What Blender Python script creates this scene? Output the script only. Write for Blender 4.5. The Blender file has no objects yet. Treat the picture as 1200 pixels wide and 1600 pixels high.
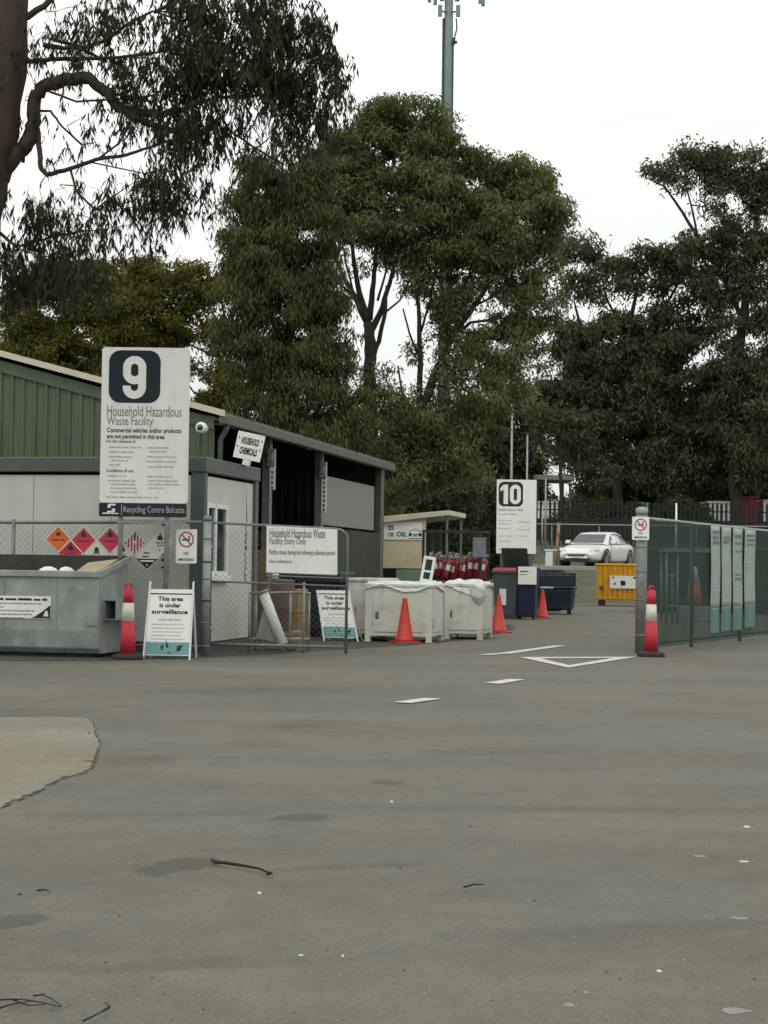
import bpy, math, random
import numpy as np
from mathutils import Vector, Matrix
random.seed(7); rng = np.random.default_rng(11)
SC = bpy.context.scene; COL = SC.collection
R = math.radians
# ------------------------------------------------------------------ camera geometry (photo pixels 1200x1600)
F = 2700.0; EYE = Vector((0, 0, 1.15)); PITCH = math.atan(89/F); ROLL = 0.0135
fw = Vector((0, math.cos(PITCH), math.sin(PITCH)))
r0 = Vector((1, 0, 0)); u0 = Vector((0, -math.sin(PITCH), math.cos(PITCH)))
rt = r0*math.cos(ROLL) + u0*math.sin(ROLL); up = -r0*math.sin(ROLL) + u0*math.cos(ROLL)
def ray(px, py): return fw + rt*((px-600)/F) + up*((800-py)/F)
def P(px, py, D):
    v = ray(px, py); return EYE + v*(D/v.y)
def hgt(y):                      # lie of the land: flat yard, bank up to a car park, rising again behind
    for (a, za), (b, zb) in (((62, 0), (69.5, 1.25)), ((69.5, 1.25), (77, 1.3)), ((77, 1.3), (88, 2.7))):
        if y < a: return za
        if y < b: return za + (zb-za)*(y-a)/(b-a)
    return 2.7
def G(px, py, z=0.0):
    v = ray(px, py); return EYE + v*((z-EYE.z)/v.z)
def GD(px, D, z=None):           # point on the ground at depth D under pixel column px
    p = P(px, 889, D); p.z = hgt(D) if z is None else z; return p
# ------------------------------------------------------------------ materials
def nn(t, typ, **kw):
    n = t.nodes.new(typ)
    for k, v in kw.items(): setattr(n, k, v)
    return n
def pm(name, col, rough=.6, metal=0., var=.18, scale=4., bump=.0, bscale=60., dirt=None, dscale=1.6, damt=.5, spec=.4, fine=.0, stretch=None):
    m = bpy.data.materials.new(name); m.use_nodes = True; t = m.node_tree; b = t.nodes['Principled BSDF']
    tc = nn(t, 'ShaderNodeTexCoord'); src = tc.outputs['Object']
    if stretch:
        mp = nn(t, 'ShaderNodeMapping'); mp.inputs['Scale'].default_value = stretch
        t.links.new(src, mp.inputs['Vector']); src = mp.outputs['Vector']
    n1 = nn(t, 'ShaderNodeTexNoise'); n1.inputs['Scale'].default_value = scale; n1.inputs['Detail'].default_value = 8; n1.inputs['Roughness'].default_value = .62
    t.links.new(src, n1.inputs['Vector'])
    r = nn(t, 'ShaderNodeMapRange'); r.inputs[1].default_value = .3; r.inputs[2].default_value = .7
    r.inputs[3].default_value = 1-var; r.inputs[4].default_value = 1+var
    t.links.new(n1.outputs['Fac'], r.inputs[0])
    mx = nn(t, 'ShaderNodeMix', data_type='RGBA', blend_type='MULTIPLY'); mx.inputs[0].default_value = 1
    mx.inputs[6].default_value = (*col, 1); t.links.new(r.outputs[0], mx.inputs[7]); out = mx.outputs[2]
    if dirt:
        n2 = nn(t, 'ShaderNodeTexNoise'); n2.inputs['Scale'].default_value = dscale; n2.inputs['Detail'].default_value = 10; n2.inputs['Roughness'].default_value = .7
        t.links.new(src, n2.inputs['Vector'])
        r2 = nn(t, 'ShaderNodeMapRange'); r2.inputs[1].default_value = .5; r2.inputs[2].default_value = .72; r2.inputs[3].default_value = 0; r2.inputs[4].default_value = damt
        t.links.new(n2.outputs['Fac'], r2.inputs[0])
        m2 = nn(t, 'ShaderNodeMix', data_type='RGBA'); t.links.new(r2.outputs[0], m2.inputs[0]); t.links.new(out, m2.inputs[6]); m2.inputs[7].default_value = (*dirt, 1); out = m2.outputs[2]
    t.links.new(out, b.inputs['Base Color'])
    b.inputs['Roughness'].default_value = rough; b.inputs['Metallic'].default_value = metal; b.inputs['Specular IOR Level'].default_value = spec
    if bump:
        n3 = nn(t, 'ShaderNodeTexNoise'); n3.inputs['Scale'].default_value = bscale; n3.inputs['Detail'].default_value = 4
        t.links.new(src, n3.inputs['Vector'])
        bp = nn(t, 'ShaderNodeBump'); bp.inputs['Strength'].default_value = bump; bp.inputs['Distance'].default_value = .02
        t.links.new(n3.outputs['Fac'], bp.inputs['Height']); t.links.new(bp.outputs['Normal'], b.inputs['Normal'])
    return m
def leafmat(name, cols, trans=.25):
    m = bpy.data.materials.new(name); m.use_nodes = True; t = m.node_tree; b = t.nodes['Principled BSDF']
    g = nn(t, 'ShaderNodeNewGeometry'); cr = nn(t, 'ShaderNodeValToRGB')
    e = cr.color_ramp.elements
    while len(e) < len(cols): e.new(.5)
    for i, c in enumerate(cols): e[i].position = i/(len(cols)-1); e[i].color = (*c, 1)
    tc = nn(t, 'ShaderNodeTexCoord'); n1 = nn(t, 'ShaderNodeTexNoise'); n1.inputs['Scale'].default_value = .9; n1.inputs['Detail'].default_value = 3
    t.links.new(tc.outputs['Object'], n1.inputs['Vector'])
    ma = nn(t, 'ShaderNodeMath', operation='MULTIPLY_ADD'); ma.inputs[1].default_value = .5; t.links.new(g.outputs['Random Per Island'], ma.inputs[0])
    mb = nn(t, 'ShaderNodeMapRange'); mb.inputs[1].default_value = .32; mb.inputs[2].default_value = .68; mb.inputs[4].default_value = .5
    t.links.new(n1.outputs['Fac'], mb.inputs[0]); t.links.new(mb.outputs[0], ma.inputs[2]); t.links.new(ma.outputs[0], cr.inputs[0])
    t.links.new(cr.outputs['Color'], b.inputs['Base Color']); b.inputs['Roughness'].default_value = .6; b.inputs['Specular IOR Level'].default_value = .12
    tr = nn(t, 'ShaderNodeBsdfTranslucent'); t.links.new(cr.outputs['Color'], tr.inputs['Color'])
    ms = nn(t, 'ShaderNodeMixShader'); ms.inputs[0].default_value = trans
    t.links.new(b.outputs[0], ms.inputs[1]); t.links.new(tr.outputs[0], ms.inputs[2]); t.links.new(ms.outputs[0], t.nodes['Material Output'].inputs[0])
    return m
# ------------------------------------------------------------------ mesh builder
class MB:
    def __init__(s): s.v = []; s.f = []; s.m = []
    def add(s, vs, fs, mi=0):
        k = len(s.v); s.v += [tuple(v) for v in vs]; s.f += [tuple(i+k for i in f) for f in fs]; s.m += [mi]*len(fs); return s
    def box(s, x0, x1, y0, y1, z0, z1, mi=0, M=None):
        vs = [Vector(p) for p in ((x0,y0,z0),(x1,y0,z0),(x1,y1,z0),(x0,y1,z0),(x0,y0,z1),(x1,y0,z1),(x1,y1,z1),(x0,y1,z1))]
        if M: vs = [M @ v for v in vs]
        return s.add(vs, ((3,2,1,0),(4,5,6,7),(0,1,5,4),(1,2,6,5),(2,3,7,6),(3,0,4,7)), mi)
    def hexa(s, b, t, mi=0):     # 4 bottom points (ccw from above), 4 top points
        return s.add(list(b)+list(t), ((3,2,1,0),(4,5,6,7),(0,1,5,4),(1,2,6,5),(2,3,7,6),(3,0,4,7)), mi)
    def tube(s, pts, rad, n=8, mi=0, cap=True):
        pts = [Vector(p) for p in pts]; rad = rad if isinstance(rad, (list, tuple)) else [rad]*len(pts)
        rings = []; ref = None
        for i, p in enumerate(pts):
            d = (pts[min(i+1, len(pts)-1)] - pts[max(i-1, 0)]).normalized()
            a = ref if ref is not None else (Vector((1,0,0)) if abs(d.x) < .8 else Vector((0,1,0)))
            a = (a - d*a.dot(d)).normalized(); b = d.cross(a); ref = a
            rings.append([p + (a*math.cos(2*math.pi*k/n) + b*math.sin(2*math.pi*k/n))*rad[i] for k in range(n)])
        vs = [v for r in rings for v in r]; fs = []
        for i in range(len(rings)-1):
            for k in range(n): fs.append((i*n+k, i*n+(k+1)%n, (i+1)*n+(k+1)%n, (i+1)*n+k))
        if cap: fs.append(tuple(reversed(range(n)))); fs.append(tuple((len(rings)-1)*n+k for k in range(n)))
        return s.add(vs, fs, mi)
    def lathe(s, prof, n=20, c=(0,0,0), mi=0, M=None):   # (radius, z) pairs, z axis
        vs = []; fs = []
        for r, z in prof:
            for k in range(n): vs.append(Vector((c[0]+r*math.cos(2*math.pi*k/n), c[1]+r*math.sin(2*math.pi*k/n), c[2]+z)))
        for i in range(len(prof)-1):
            for k in range(n): fs.append((i*n+k, i*n+(k+1)%n, (i+1)*n+(k+1)%n, (i+1)*n+k))
        fs.append(tuple(reversed(range(n)))); fs.append(tuple((len(prof)-1)*n+k for k in range(n)))
        if M: vs = [M @ v for v in vs]
        return s.add(vs, fs, mi)
    def plate(s, out, y0, y1, mi=0, mf=None):       # outline in (x,z), counter-clockwise seen from -y, thickness y0 (front) .. y1
        n = len(out); vs = [(x, y0, z) for x, z in out] + [(x, y1, z) for x, z in out]
        s.add(vs, [tuple(range(n))], mi if mf is None else mf)
        k = len(s.v) - 2*n
        fs = [tuple(k+n+i for i in reversed(range(n)))] + [(k+i, k+n+i, k+n+(i+1) % n, k+(i+1) % n) for i in range(n)]
        s.f += fs; s.m += [mi]*len(fs); return s
    def flat(s, out, z, mi=0): return s.add([(x, y, z) for x, y in out], [tuple(range(len(out)))], mi)
    def rect(s, x0, x1, z0, z1, y, mi=0): return s.add(((x0,y,z0),(x1,y,z0),(x1,y,z1),(x0,y,z1)), ((0,1,2,3),), mi)
    def text(s, txt, x0, z0, w, h, y, bold=0., mi=0, M=None):
        vs, fs = glyphs(txt, bold)
        xs = [v[0] for v in vs]; ys = [v[1] for v in vs]; a, b, c, d = min(xs), max(xs), min(ys), max(ys)
        q = [Vector((x0+(v[0]-a)/(b-a)*w, y, z0+(v[1]-c)/(d-c)*h)) for v in vs]
        if M: q = [M @ v for v in q]
        return s.add(q, fs, mi)
    def lines(s, x0, x1, z, h, y, mi=0):            # a line of print too small to read: broken strokes of uneven word length
        x = x0
        while x < x1 - h:
            w = min(random.uniform(1.6, 6.5)*h, x1-x); s.rect(x, x+w, z, z+h*random.uniform(.75, 1), y, mi); x += w + h*.75
        return s
    def stroke(s, path, w, y, mi=0):                # a thick pen line of constant width, mitred
        p = [Vector((a, b)) for a, b in path]; L = []; Rr = []
        for i in range(len(p)):
            d0 = (p[i]-p[max(i-1,0)]) if i else (p[1]-p[0]); d1 = (p[min(i+1,len(p)-1)]-p[i]) if i < len(p)-1 else d0
            n0 = Vector((-d0.y, d0.x)).normalized(); n1 = Vector((-d1.y, d1.x)).normalized(); k = (n0+n1).normalized(); m = w/2/max(.5, k.dot(n0))
            L.append(p[i]+k*m); Rr.append(p[i]-k*m)
        n = len(p); s.add([(v.x, y, v.y) for v in L]+[(v.x, y, v.y) for v in Rr], [(n+i, n+i+1, i+1, i) for i in range(n-1)], mi); return s
    def build(s, name, mats, parent=None, smooth=False, bev=0, seg=2):
        me = bpy.data.meshes.new(name); me.from_pydata(s.v, [], s.f); me.update()
        mats = mats if isinstance(mats, (list, tuple)) else [mats]
        for m in mats: me.materials.append(m)
        if len(mats) > 1: me.polygons.foreach_set('material_index', s.m)
        if smooth: me.polygons.foreach_set('use_smooth', [True]*len(me.polygons))
        o = bpy.data.objects.new(name, me); COL.objects.link(o)
        if parent: o.parent = parent
        if bev:
            b = o.modifiers.new('bevel', 'BEVEL'); b.width = bev; b.segments = seg; b.limit_method = 'ANGLE'; b.angle_limit = R(35)
        return o
_gl = {}
def glyphs(txt, bold):
    if (txt, bold) in _gl: return _gl[(txt, bold)]
    cu = bpy.data.curves.new('lettering', 'FONT'); cu.body = txt; cu.offset = bold; cu.resolution_u = 3
    o = bpy.data.objects.new('lettering', cu); COL.objects.link(o)
    dg = bpy.context.evaluated_depsgraph_get(); me = bpy.data.meshes.new_from_object(o.evaluated_get(dg))
    r = ([tuple(v.co) for v in me.vertices], [tuple(p.vertices) for p in me.polygons])
    bpy.data.objects.remove(o); bpy.data.meshes.remove(me); bpy.data.curves.remove(cu)
    _gl[(txt, bold)] = r; return r
def rrect(x0, x1, z0, z1, r, n=6):
    o = []
    for cx, cz, a in ((x1-r, z0+r, -90), (x1-r, z1-r, 0), (x0+r, z1-r, 90), (x0+r, z0+r, 180)):
        for k in range(n+1): o.append((cx+r*math.cos(R(a+90*k/n)), cz+r*math.sin(R(a+90*k/n))))
    return o
def ring(cx, cz, ra, rb, y, mb, mi, n=28):
    vs = []; fs = []
    for k in range(n):
        a = 2*math.pi*k/n; vs += [(cx+ra*math.cos(a), y, cz+ra*math.sin(a)), (cx+rb*math.cos(a), y, cz+rb*math.sin(a))]
    for k in range(n): fs.append((2*k, 2*k+1, 2*((k+1) % n)+1, 2*((k+1) % n)))
    mb.add(vs, fs, mi)
def thing(name, label, cat, loc=(0,0,0), rz=0., group=None):
    o = bpy.data.objects.new(name, None); COL.objects.link(o); o.empty_display_size = .2
    o.location = loc; o.rotation_euler = (0, 0, rz); tag(o, label, cat, group); return o
def tag(o, label, cat, group=None, kind=None):
    if label: o['label'] = label
    if cat: o['category'] = cat
    if group: o['group'] = group
    if kind: o['kind'] = kind
    return o
def struct(o, label=None, cat=None): o['kind'] = 'structure'; return tag(o, label, cat)
def part_label(o, s): o['label'] = s; return o
def copy_tree(o, loc, rz=None, label=None, parent=None):
    c = o.copy(); COL.objects.link(c); c.parent = parent
    if parent is None:
        c.location = loc
        if rz is not None: c.rotation_euler = (0, 0, rz)
        if label: c['label'] = label
    for ch in list(o.children): copy_tree(ch, None, parent=c)
    return c
AX = -math.atan(.22)                                  # the yard's buildings and bins share this heading
ax = Vector((math.cos(AX), math.sin(AX), 0)); ay = Vector((-math.sin(AX), math.cos(AX), 0))
# ------------------------------------------------------------------ palette
BANN = pm('banner_fabric', (.33,.375,.34), .6, var=.08); BANT = pm('banner_teal', (.105,.20,.195), .6, var=.08); INNER = pm('shaded_skip_interior', (.05,.046,.038), .8, var=.3)  # INNER: shade inside the skip put into a darker, dirty colour
WHITE = pm('white_paint', (.72,.74,.70), .5, var=.05, scale=3, dirt=(.45,.44,.38), damt=.35)
SIGNW = pm('sign_face', (.80,.825,.775), .45, var=.05, scale=2.5, dirt=(.50,.50,.43), damt=.4, dscale=1.6, stretch=(2.5,2.5,.7))
NAVY = pm('navy_vinyl', (.007,.013,.023), .45, var=.1)
BLACK = pm('black_print', (.015,.017,.02), .6, var=.1)
GREYP = pm('grey_print', (.16,.17,.18), .6, var=.1)
PALEP = pm('pale_grey_print', (.42,.44,.43), .6, var=.1)
TEAL = pm('teal_print', (.135,.32,.30), .5, var=.08)
REDP = pm('red_print', (.42,.03,.045), .5, var=.08)
GALV = pm('galvanised_steel', (.29,.31,.295), .5, .35, var=.2, scale=9, dirt=(.16,.16,.14), damt=.5, dscale=5)
GALVD = pm('dull_steel_tube', (.17,.19,.18), .55, .3, var=.25, scale=12, dirt=(.1,.09,.07), damt=.5, dscale=6)
SLATE = pm('slate_trim', (.076,.088,.084), .5, var=.1, scale=5, dirt=(.13,.13,.12), damt=.4)
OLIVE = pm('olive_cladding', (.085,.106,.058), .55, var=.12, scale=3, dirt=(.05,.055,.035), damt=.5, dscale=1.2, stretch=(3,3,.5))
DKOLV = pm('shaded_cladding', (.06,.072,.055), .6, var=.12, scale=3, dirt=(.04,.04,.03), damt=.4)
PANEL = pm('hut_panel', (.50,.52,.465), .5, var=.06, scale=1.5, dirt=(.36,.35,.28), damt=.35, dscale=.9, stretch=(2.2,2.2,.5))
BEIGE = pm('beige_fascia', (.105,.103,.082), .6, var=.15, scale=4, dirt=(.09,.08,.05), damt=.6, dscale=3)
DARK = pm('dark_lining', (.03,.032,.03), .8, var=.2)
GLASS = pm('window_glass', (.02,.026,.03), .08, var=.2, spec=.7)
RUB = pm('black_rubber', (.025,.024,.022), .8, var=.25, scale=12)
CONE = pm('cone_plastic', (.52,.042,.03), .55, var=.16, scale=8, dirt=(.2,.06,.045), damt=.65, dscale=7)
FLUO = pm('bollard_plastic', (.50,.024,.048), .55, var=.16, scale=8, dirt=(.17,.05,.045), damt=.65, dscale=7)
BANDW = pm('reflective_band', (.62,.60,.52), .4, var=.06, scale=14, dirt=(.35,.33,.26), damt=.5, dscale=9)
BINST = pm('skip_steel', (.30,.33,.31), .5, .15, var=.26, scale=3.5, dirt=(.13,.14,.125), damt=.6, dscale=2.2, bump=.12, bscale=7)
BINWH = pm('bin_enamel', (.60,.595,.52), .5, var=.09, scale=3, dirt=(.24,.18,.10), damt=.75, dscale=2.4, bump=.1, bscale=6)
PLAST = pm('plastic_film', (.62,.62,.57), .35, var=.12, scale=6, dirt=(.30,.27,.20), damt=.6, dscale=4, bump=.6, bscale=11)
CREAM = pm('cream_paint', (.60,.52,.34), .6, var=.08, scale=3, dirt=(.3,.26,.17), damt=.4)
CREAML = pm('cream_fascia', (.56,.52,.40), .6, var=.08, scale=3, dirt=(.35,.3,.2), damt=.4)
MINT = pm('mint_paint', (.18,.27,.19), .5, var=.1)
BROWN = pm('cardboard', (.17,.11,.055), .8, var=.2, scale=6)
RUST = pm('terracotta_plastic', (.12,.066,.055), .6, var=.2, scale=6)
OCHRE = pm('ochre_plastic', (.24,.15,.05), .6, var=.25, scale=5)
TIMBER = pm('weathered_timber', (.26,.19,.12), .8, var=.25, scale=8, stretch=(1,1,.2))
BLUEB = pm('navy_plastic', (.009,.017,.030), .45, var=.2, scale=4, dirt=(.06,.07,.09), damt=.4)
GREYB = pm('bin_grey', (.075,.09,.10), .5, var=.12, scale=5, dirt=(.12,.12,.11), damt=.35)
YELLOW = pm('yellow_enamel', (.72,.36,.02), .45, var=.1, scale=4, dirt=(.25,.13,.03), damt=.45, dscale=3)
EXTRED = pm('cylinder_red', (.21,.010,.018), .3, var=.12, scale=9)
CARW = pm('car_white', (.66,.68,.66), .25, var=.03, spec=.6)
CONC = pm('concrete_block', (.32,.31,.28), .85, var=.15, scale=6, bump=.2, bscale=30)
BARK = pm('bark_brown', (.045,.030,.023), .85, var=.4, scale=5, dirt=(.035,.025,.02), damt=.7, dscale=7, bump=.7, bscale=18, stretch=(1,1,.22))
BARKD = pm('bark_dark', (.034,.027,.022), .9, var=.4, scale=4, dirt=(.02,.016,.013), damt=.6, dscale=5, bump=.5, bscale=14, stretch=(1,1,.25))
MASTM = pm('mast_paint', (.19,.24,.225), .6, var=.12, scale=.8)
# ------------------------------------------------------------------ ground
def asphalt(name, base, lo=.8, hi=1.2):
    m = bpy.data.materials.new(name); m.use_nodes = True; t = m.node_tree; b = t.nodes['Principled BSDF']; L = t.links.new
    tc = nn(t, 'ShaderNodeTexCoord')
    def noise(scale, det, st=(1,1,1), rough=.6):
        mp = nn(t, 'ShaderNodeMapping'); mp.inputs['Scale'].default_value = st; L(tc.outputs['Object'], mp.inputs[0])
        n = nn(t, 'ShaderNodeTexNoise'); n.inputs['Scale'].default_value = scale; n.inputs['Detail'].default_value = det; n.inputs['Roughness'].default_value = rough
        L(mp.outputs[0], n.inputs['Vector']); return n.outputs['Fac']
    def rng_(s, a, b_, c, d):
        r = nn(t, 'ShaderNodeMapRange'); r.inputs[1].default_value = a; r.inputs[2].default_value = b_; r.inputs[3].default_value = c; r.inputs[4].default_value = d; L(s, r.inputs[0]); return r.outputs[0]
    def mul(a, b_):
        q = nn(t, 'ShaderNodeMath', operation='MULTIPLY'); L(a, q.inputs[0]); L(b_, q.inputs[1]); return q.outputs[0]
    v = mul(rng_(noise(.35, 5), .3, .7, .85, 1.13), rng_(noise(.5, 6, (.25, 1.6, 1)), .3, .7, .90, 1.09))
    v = mul(v, rng_(noise(4, 8, rough=.7), .3, .7, .87, 1.13)); v = mul(v, rng_(noise(22, 5, rough=.7), .3, .7, .88, 1.12))
    v = mul(v, rng_(noise(95, 3, rough=.7), .25, .75, .58, 1.42))
    v = mul(v, rng_(noise(1.1, 7, (.12, 1.0, 1), .7), .60, .74, 1, .86))
    vo = nn(t, 'ShaderNodeTexVoronoi'); vo.inputs['Scale'].default_value = 34; L(tc.outputs['Object'], vo.inputs['Vector'])
    chip = rng_(vo.outputs['Distance'], .06, .13, 1.6, 1.0)
    sel = rng_(noise(3.2, 2), .52, .6, 0, 1)
    cm = nn(t, 'ShaderNodeMix'); L(sel, cm.inputs[0]); cm.inputs[2].default_value = 1; L(chip, cm.inputs[3]); v = mul(v, cm.outputs[0])
    h = nn(t, 'ShaderNodeMix', data_type='RGBA'); L(rng_(noise(.45, 3), .35, .65, 0, 1), h.inputs[0])
    h.inputs[6].default_value = (base[0]*1.03, base[1]*1.0, base[2]*.95, 1); h.inputs[7].default_value = (base[0]*.95, base[1]*1.0, base[2]*1.10, 1)
    mx = nn(t, 'ShaderNodeMix', data_type='RGBA', blend_type='MULTIPLY'); mx.inputs[0].default_value = 1; L(h.outputs[2], mx.inputs[6]); L(v, mx.inputs[7])
    L(mx.outputs[2], b.inputs['Base Color']); b.inputs['Roughness'].default_value = .85; b.inputs['Specular IOR Level'].default_value = .25
    bp = nn(t, 'ShaderNodeBump'); bp.inputs['Strength'].default_value = .35; bp.inputs['Distance'].default_value = .01
    L(noise(120, 4, rough=.7), bp.inputs['Height']); L(bp.outputs[0], b.inputs['Normal'])
    return m
ASPH = asphalt('worn_asphalt', (.130,.120,.089))
PATCH = asphalt('old_concrete', (.198,.180,.126))
STAIN = asphalt('stained_asphalt', (.097,.092,.068))
FAINT = asphalt('faintly_stained_asphalt', (.119,.113,.081))
CRACKM = asphalt('crack_dirt', (.07,.065,.05))
SOIL = pm('soil_contact_shadow', (.055,.049,.038), .95, var=.35, scale=6, bump=.5, bscale=25)  # real dirt, its colour darkened to stand for contact shadow
GRASS = pm('dry_verge', (.075,.073,.042), .95, var=.35, scale=1.6, dirt=(.12,.105,.075), damt=.7, dscale=.5, bump=.4, bscale=8)
LINEP = pm('road_paint', (.52,.52,.47), .75, var=.15, scale=20, dirt=(.15,.143,.11), damt=.95, dscale=9)
ys = [-40, -10, 0, 10, 20, 30, 40, 50, 62, 64, 66, 69.5, 73, 77, 80, 84, 88, 150, 400, 1500]; xs = [-900, -200, -60, -20, 0, 20, 60, 200, 900]
def sheet(name, xs, ys, dz, m):
    b = MB(); vs = [(x, y, hgt(y)+dz) for y in ys for x in xs]; n = len(xs)
    b.add(vs, [(j*n+i, j*n+i+1, (j+1)*n+i+1, (j+1)*n+i) for j in range(len(ys)-1) for i in range(n-1)])
    return struct(b.build(name, m))
sheet('ground', xs, ys, 0, ASPH)
sheet('grass_bank', [-200, -20, 0, 20, 200], [62.2, 64, 66, 69.2], .004, GRASS)
sheet('verge', [-200, -20, 0, 20, 200], [77.2, 80, 84, 88, 150, 300], .004, GRASS)
kb = MB(); kb.box(-80, 80, 69.2, 69.5, 1.1, 1.37); struct(kb.build('kerb', CONC, bev=.02))
def wob(p, a, n=3):               # roughen an outline
    o = []
    for i in range(len(p)):
        A = Vector(p[i]); B = Vector(p[(i+1) % len(p)])
        for k in range(n):
            q = A.lerp(B, k/n); o.append((q.x+random.uniform(-a, a), q.y+random.uniform(-a, a)))
    return o
def gpoly(name, px, m, z, rough=0., n=3):
    o = [G(x, y).to_2d() for x, y in px]
    if rough: o = wob(o, rough, n)
    b = MB(); b.flat([tuple(reversed((q[1], q[0]))) for q in o], z); return struct(b.build(name, m))
patch = [(-160,1330),(-20,1268),(0,1262),(28,1249),(60,1236),(88,1219),(112,1212),(134,1206),(147,1196),(150,1180),(157,1160),(149,1146),(147,1130),(138,1122),(100,1121),(0,1121),(-160,1120)]
gpoly('concrete_patch', patch, PATCH, .004, .018, 5)
cb = MB()
ck = [G(x, y, .006) for x, y in ((-20,1269),(0,1262),(28,1249.5),(60,1236.5),(88,1219.5),(112,1212.5),(134,1206.5),(147,1196),(150,1180),(157,1160),(149,1146),(147,1130),(138,1122))]
for a, b_ in zip(ck, ck[1:]):
    for k in range(6):
        if random.random() < .3: continue
        p, q = a.lerp(b_, k/6), a.lerp(b_, (k+1)/6); d = (q-p).normalized(); s = Vector((-d.y, d.x, 0)); w0, w1 = random.uniform(.002, .010), random.uniform(.002, .010)
        cb.add([p-s*w0, q-s*w1, q+s*w0, p+s*w1], [(0,1,2,3)])
for x0, y0, x1, y1 in ((123,1188,147,1189),(135,1140,140,1146)):
    p, q = G(x0, y0, .0063), G(x1, y1, .0063); s = Vector((0, .02, 0)); cb.add([p, q-s, q+s], [(0,1,2)])
struct(cb.build('ground_crack', CRACKM))
def soak(m, marks):               # oil soaked spots and tyre marks worn into the asphalt itself
    t = m.node_tree; L = t.links.new; bs = t.nodes['Principled BSDF']; src = bs.inputs['Base Color'].links[0].from_socket
    tc = nn(t, 'ShaderNodeTexCoord'); ns = nn(t, 'ShaderNodeTexNoise'); ns.inputs['Scale'].default_value = 7; ns.inputs['Detail'].default_value = 7; ns.inputs['Roughness'].default_value = .65; L(tc.outputs['Object'], ns.inputs['Vector'])
    for x0, y0, x1, y1, w, k in marks:
        a, c = G(x0, y0), G(x1, y1); d = c-a; mid = (a+c)/2; px, py = (x0+x1)/2, (y0+y1)/2; wd = max(.04, abs((G(px, py-w/2)-G(px, py+w/2)).y))
        mp = nn(t, 'ShaderNodeMapping', vector_type='TEXTURE'); mp.inputs['Location'].default_value = (mid.x, mid.y, 0); mp.inputs['Rotation'].default_value = (0, 0, math.atan2(d.y, d.x)); mp.inputs['Scale'].default_value = (d.length*.55, wd*.6, 1); L(tc.outputs['Object'], mp.inputs[0])
        ln = nn(t, 'ShaderNodeVectorMath', operation='LENGTH'); L(mp.outputs[0], ln.inputs[0])
        ad = nn(t, 'ShaderNodeMath', operation='MULTIPLY_ADD'); ad.inputs[1].default_value = 1.6; L(ns.outputs['Fac'], ad.inputs[0]); L(ln.outputs['Value'], ad.inputs[2])
        mr = nn(t, 'ShaderNodeMapRange', interpolation_type='SMOOTHSTEP'); mr.inputs[1].default_value = 1.5 if k < .75 else 1.2; mr.inputs[2].default_value = 1.8 if k < .75 else 2.1; mr.inputs[3].default_value = k; mr.inputs[4].default_value = 1; L(ad.outputs[0], mr.inputs[0])
        mx = nn(t, 'ShaderNodeMix', data_type='RGBA', blend_type='MULTIPLY'); mx.inputs[0].default_value = 1; L(src, mx.inputs[6]); L(mr.outputs[0], mx.inputs[7]); src = mx.outputs[2]
    L(src, bs.inputs['Base Color'])
soak(ASPH, [q+(.66,) for q in ((222,1370,330,1338,14), (-40,1456,74,1428,16), (448,1283,501,1271,11), (593,1226,620,1220,6))]+
     [q+(.84,) for q in ((166,1199,262,1182,12), (415,1140,510,1124,10), (420,1361,690,1348,9), (0,1118,130,1106,12), (500,1262,1240,1266,10), (-40,1275,440,1268,9), (700,1470,1240,1440,22), (60,1515,520,1500,18), (650,1178,900,1170,12), (1000,1085,1220,1098,12), (180,1085,560,1075,12))])
dirt = [(-300,1035),(0,1033),(150,1033),(320,1027),(420,1022),(560,1013),(640,1009),(700,1003),(760,996),(800,984),(800,975),(700,980),(560,995),(320,1005),(0,1010),(-300,1010)]
gpoly('dirt_shadow_strip', dirt, SOIL, .004, .07, 6)  # dirt strip along the bins, contact shadow included in its dark tone
def line(px0, px1, w=.12):
    a, b = G(*px0, .008), G(*px1, .008); d = (b-a).normalized(); s = Vector((-d.y, d.x, 0))*w/2
    m = MB(); m.flat([tuple(v.xy) for v in (a-s, b-s, b+s, a+s)], .008); return struct(m.build('line_marking', LINEP))
line((627,1097.5), (677,1091), .17); line((769,1067.5), (808,1061), .18); line((755,1023), (781,1021), .17); line((786,1021), (876,1008.5), .19)
tri = [G(811,1027.5), G(995,1027), G(888,1044)]
m = MB(); c = (tri[0]+tri[1]+tri[2])/3
def inset(ps, w):
    o = []; n = len(ps)
    for i in range(n):
        a, b, c_ = ps[i-1].xy, ps[i].xy, ps[(i+1) % n].xy; d1 = (b-a).normalized(); d2 = (c_-b).normalized()
        n1 = Vector((-d1.y, d1.x)); n2 = Vector((-d2.y, d2.x)); k = (n1+n2).normalized(); o.append(b - k*w/max(.15, k.dot(n1)))
    return o
inn = inset(tri, .15); cc = sum((p.xy for p in tri), Vector((0,0)))/3
if (inn[0]-cc).length > (tri[0].xy-cc).length: inn = inset(tri, -.15)
inn[0].y -= .16; inn[1].y -= .16; inn[0].x += .1; inn[1].x -= .1
m.add([(*p.xy, .008) for p in tri]+[(*p, .008) for p in inn], [(0,1,4,3),(1,2,5,4),(2,0,3,5)]); struct(m.build('give_way_triangle', LINEP))
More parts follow.
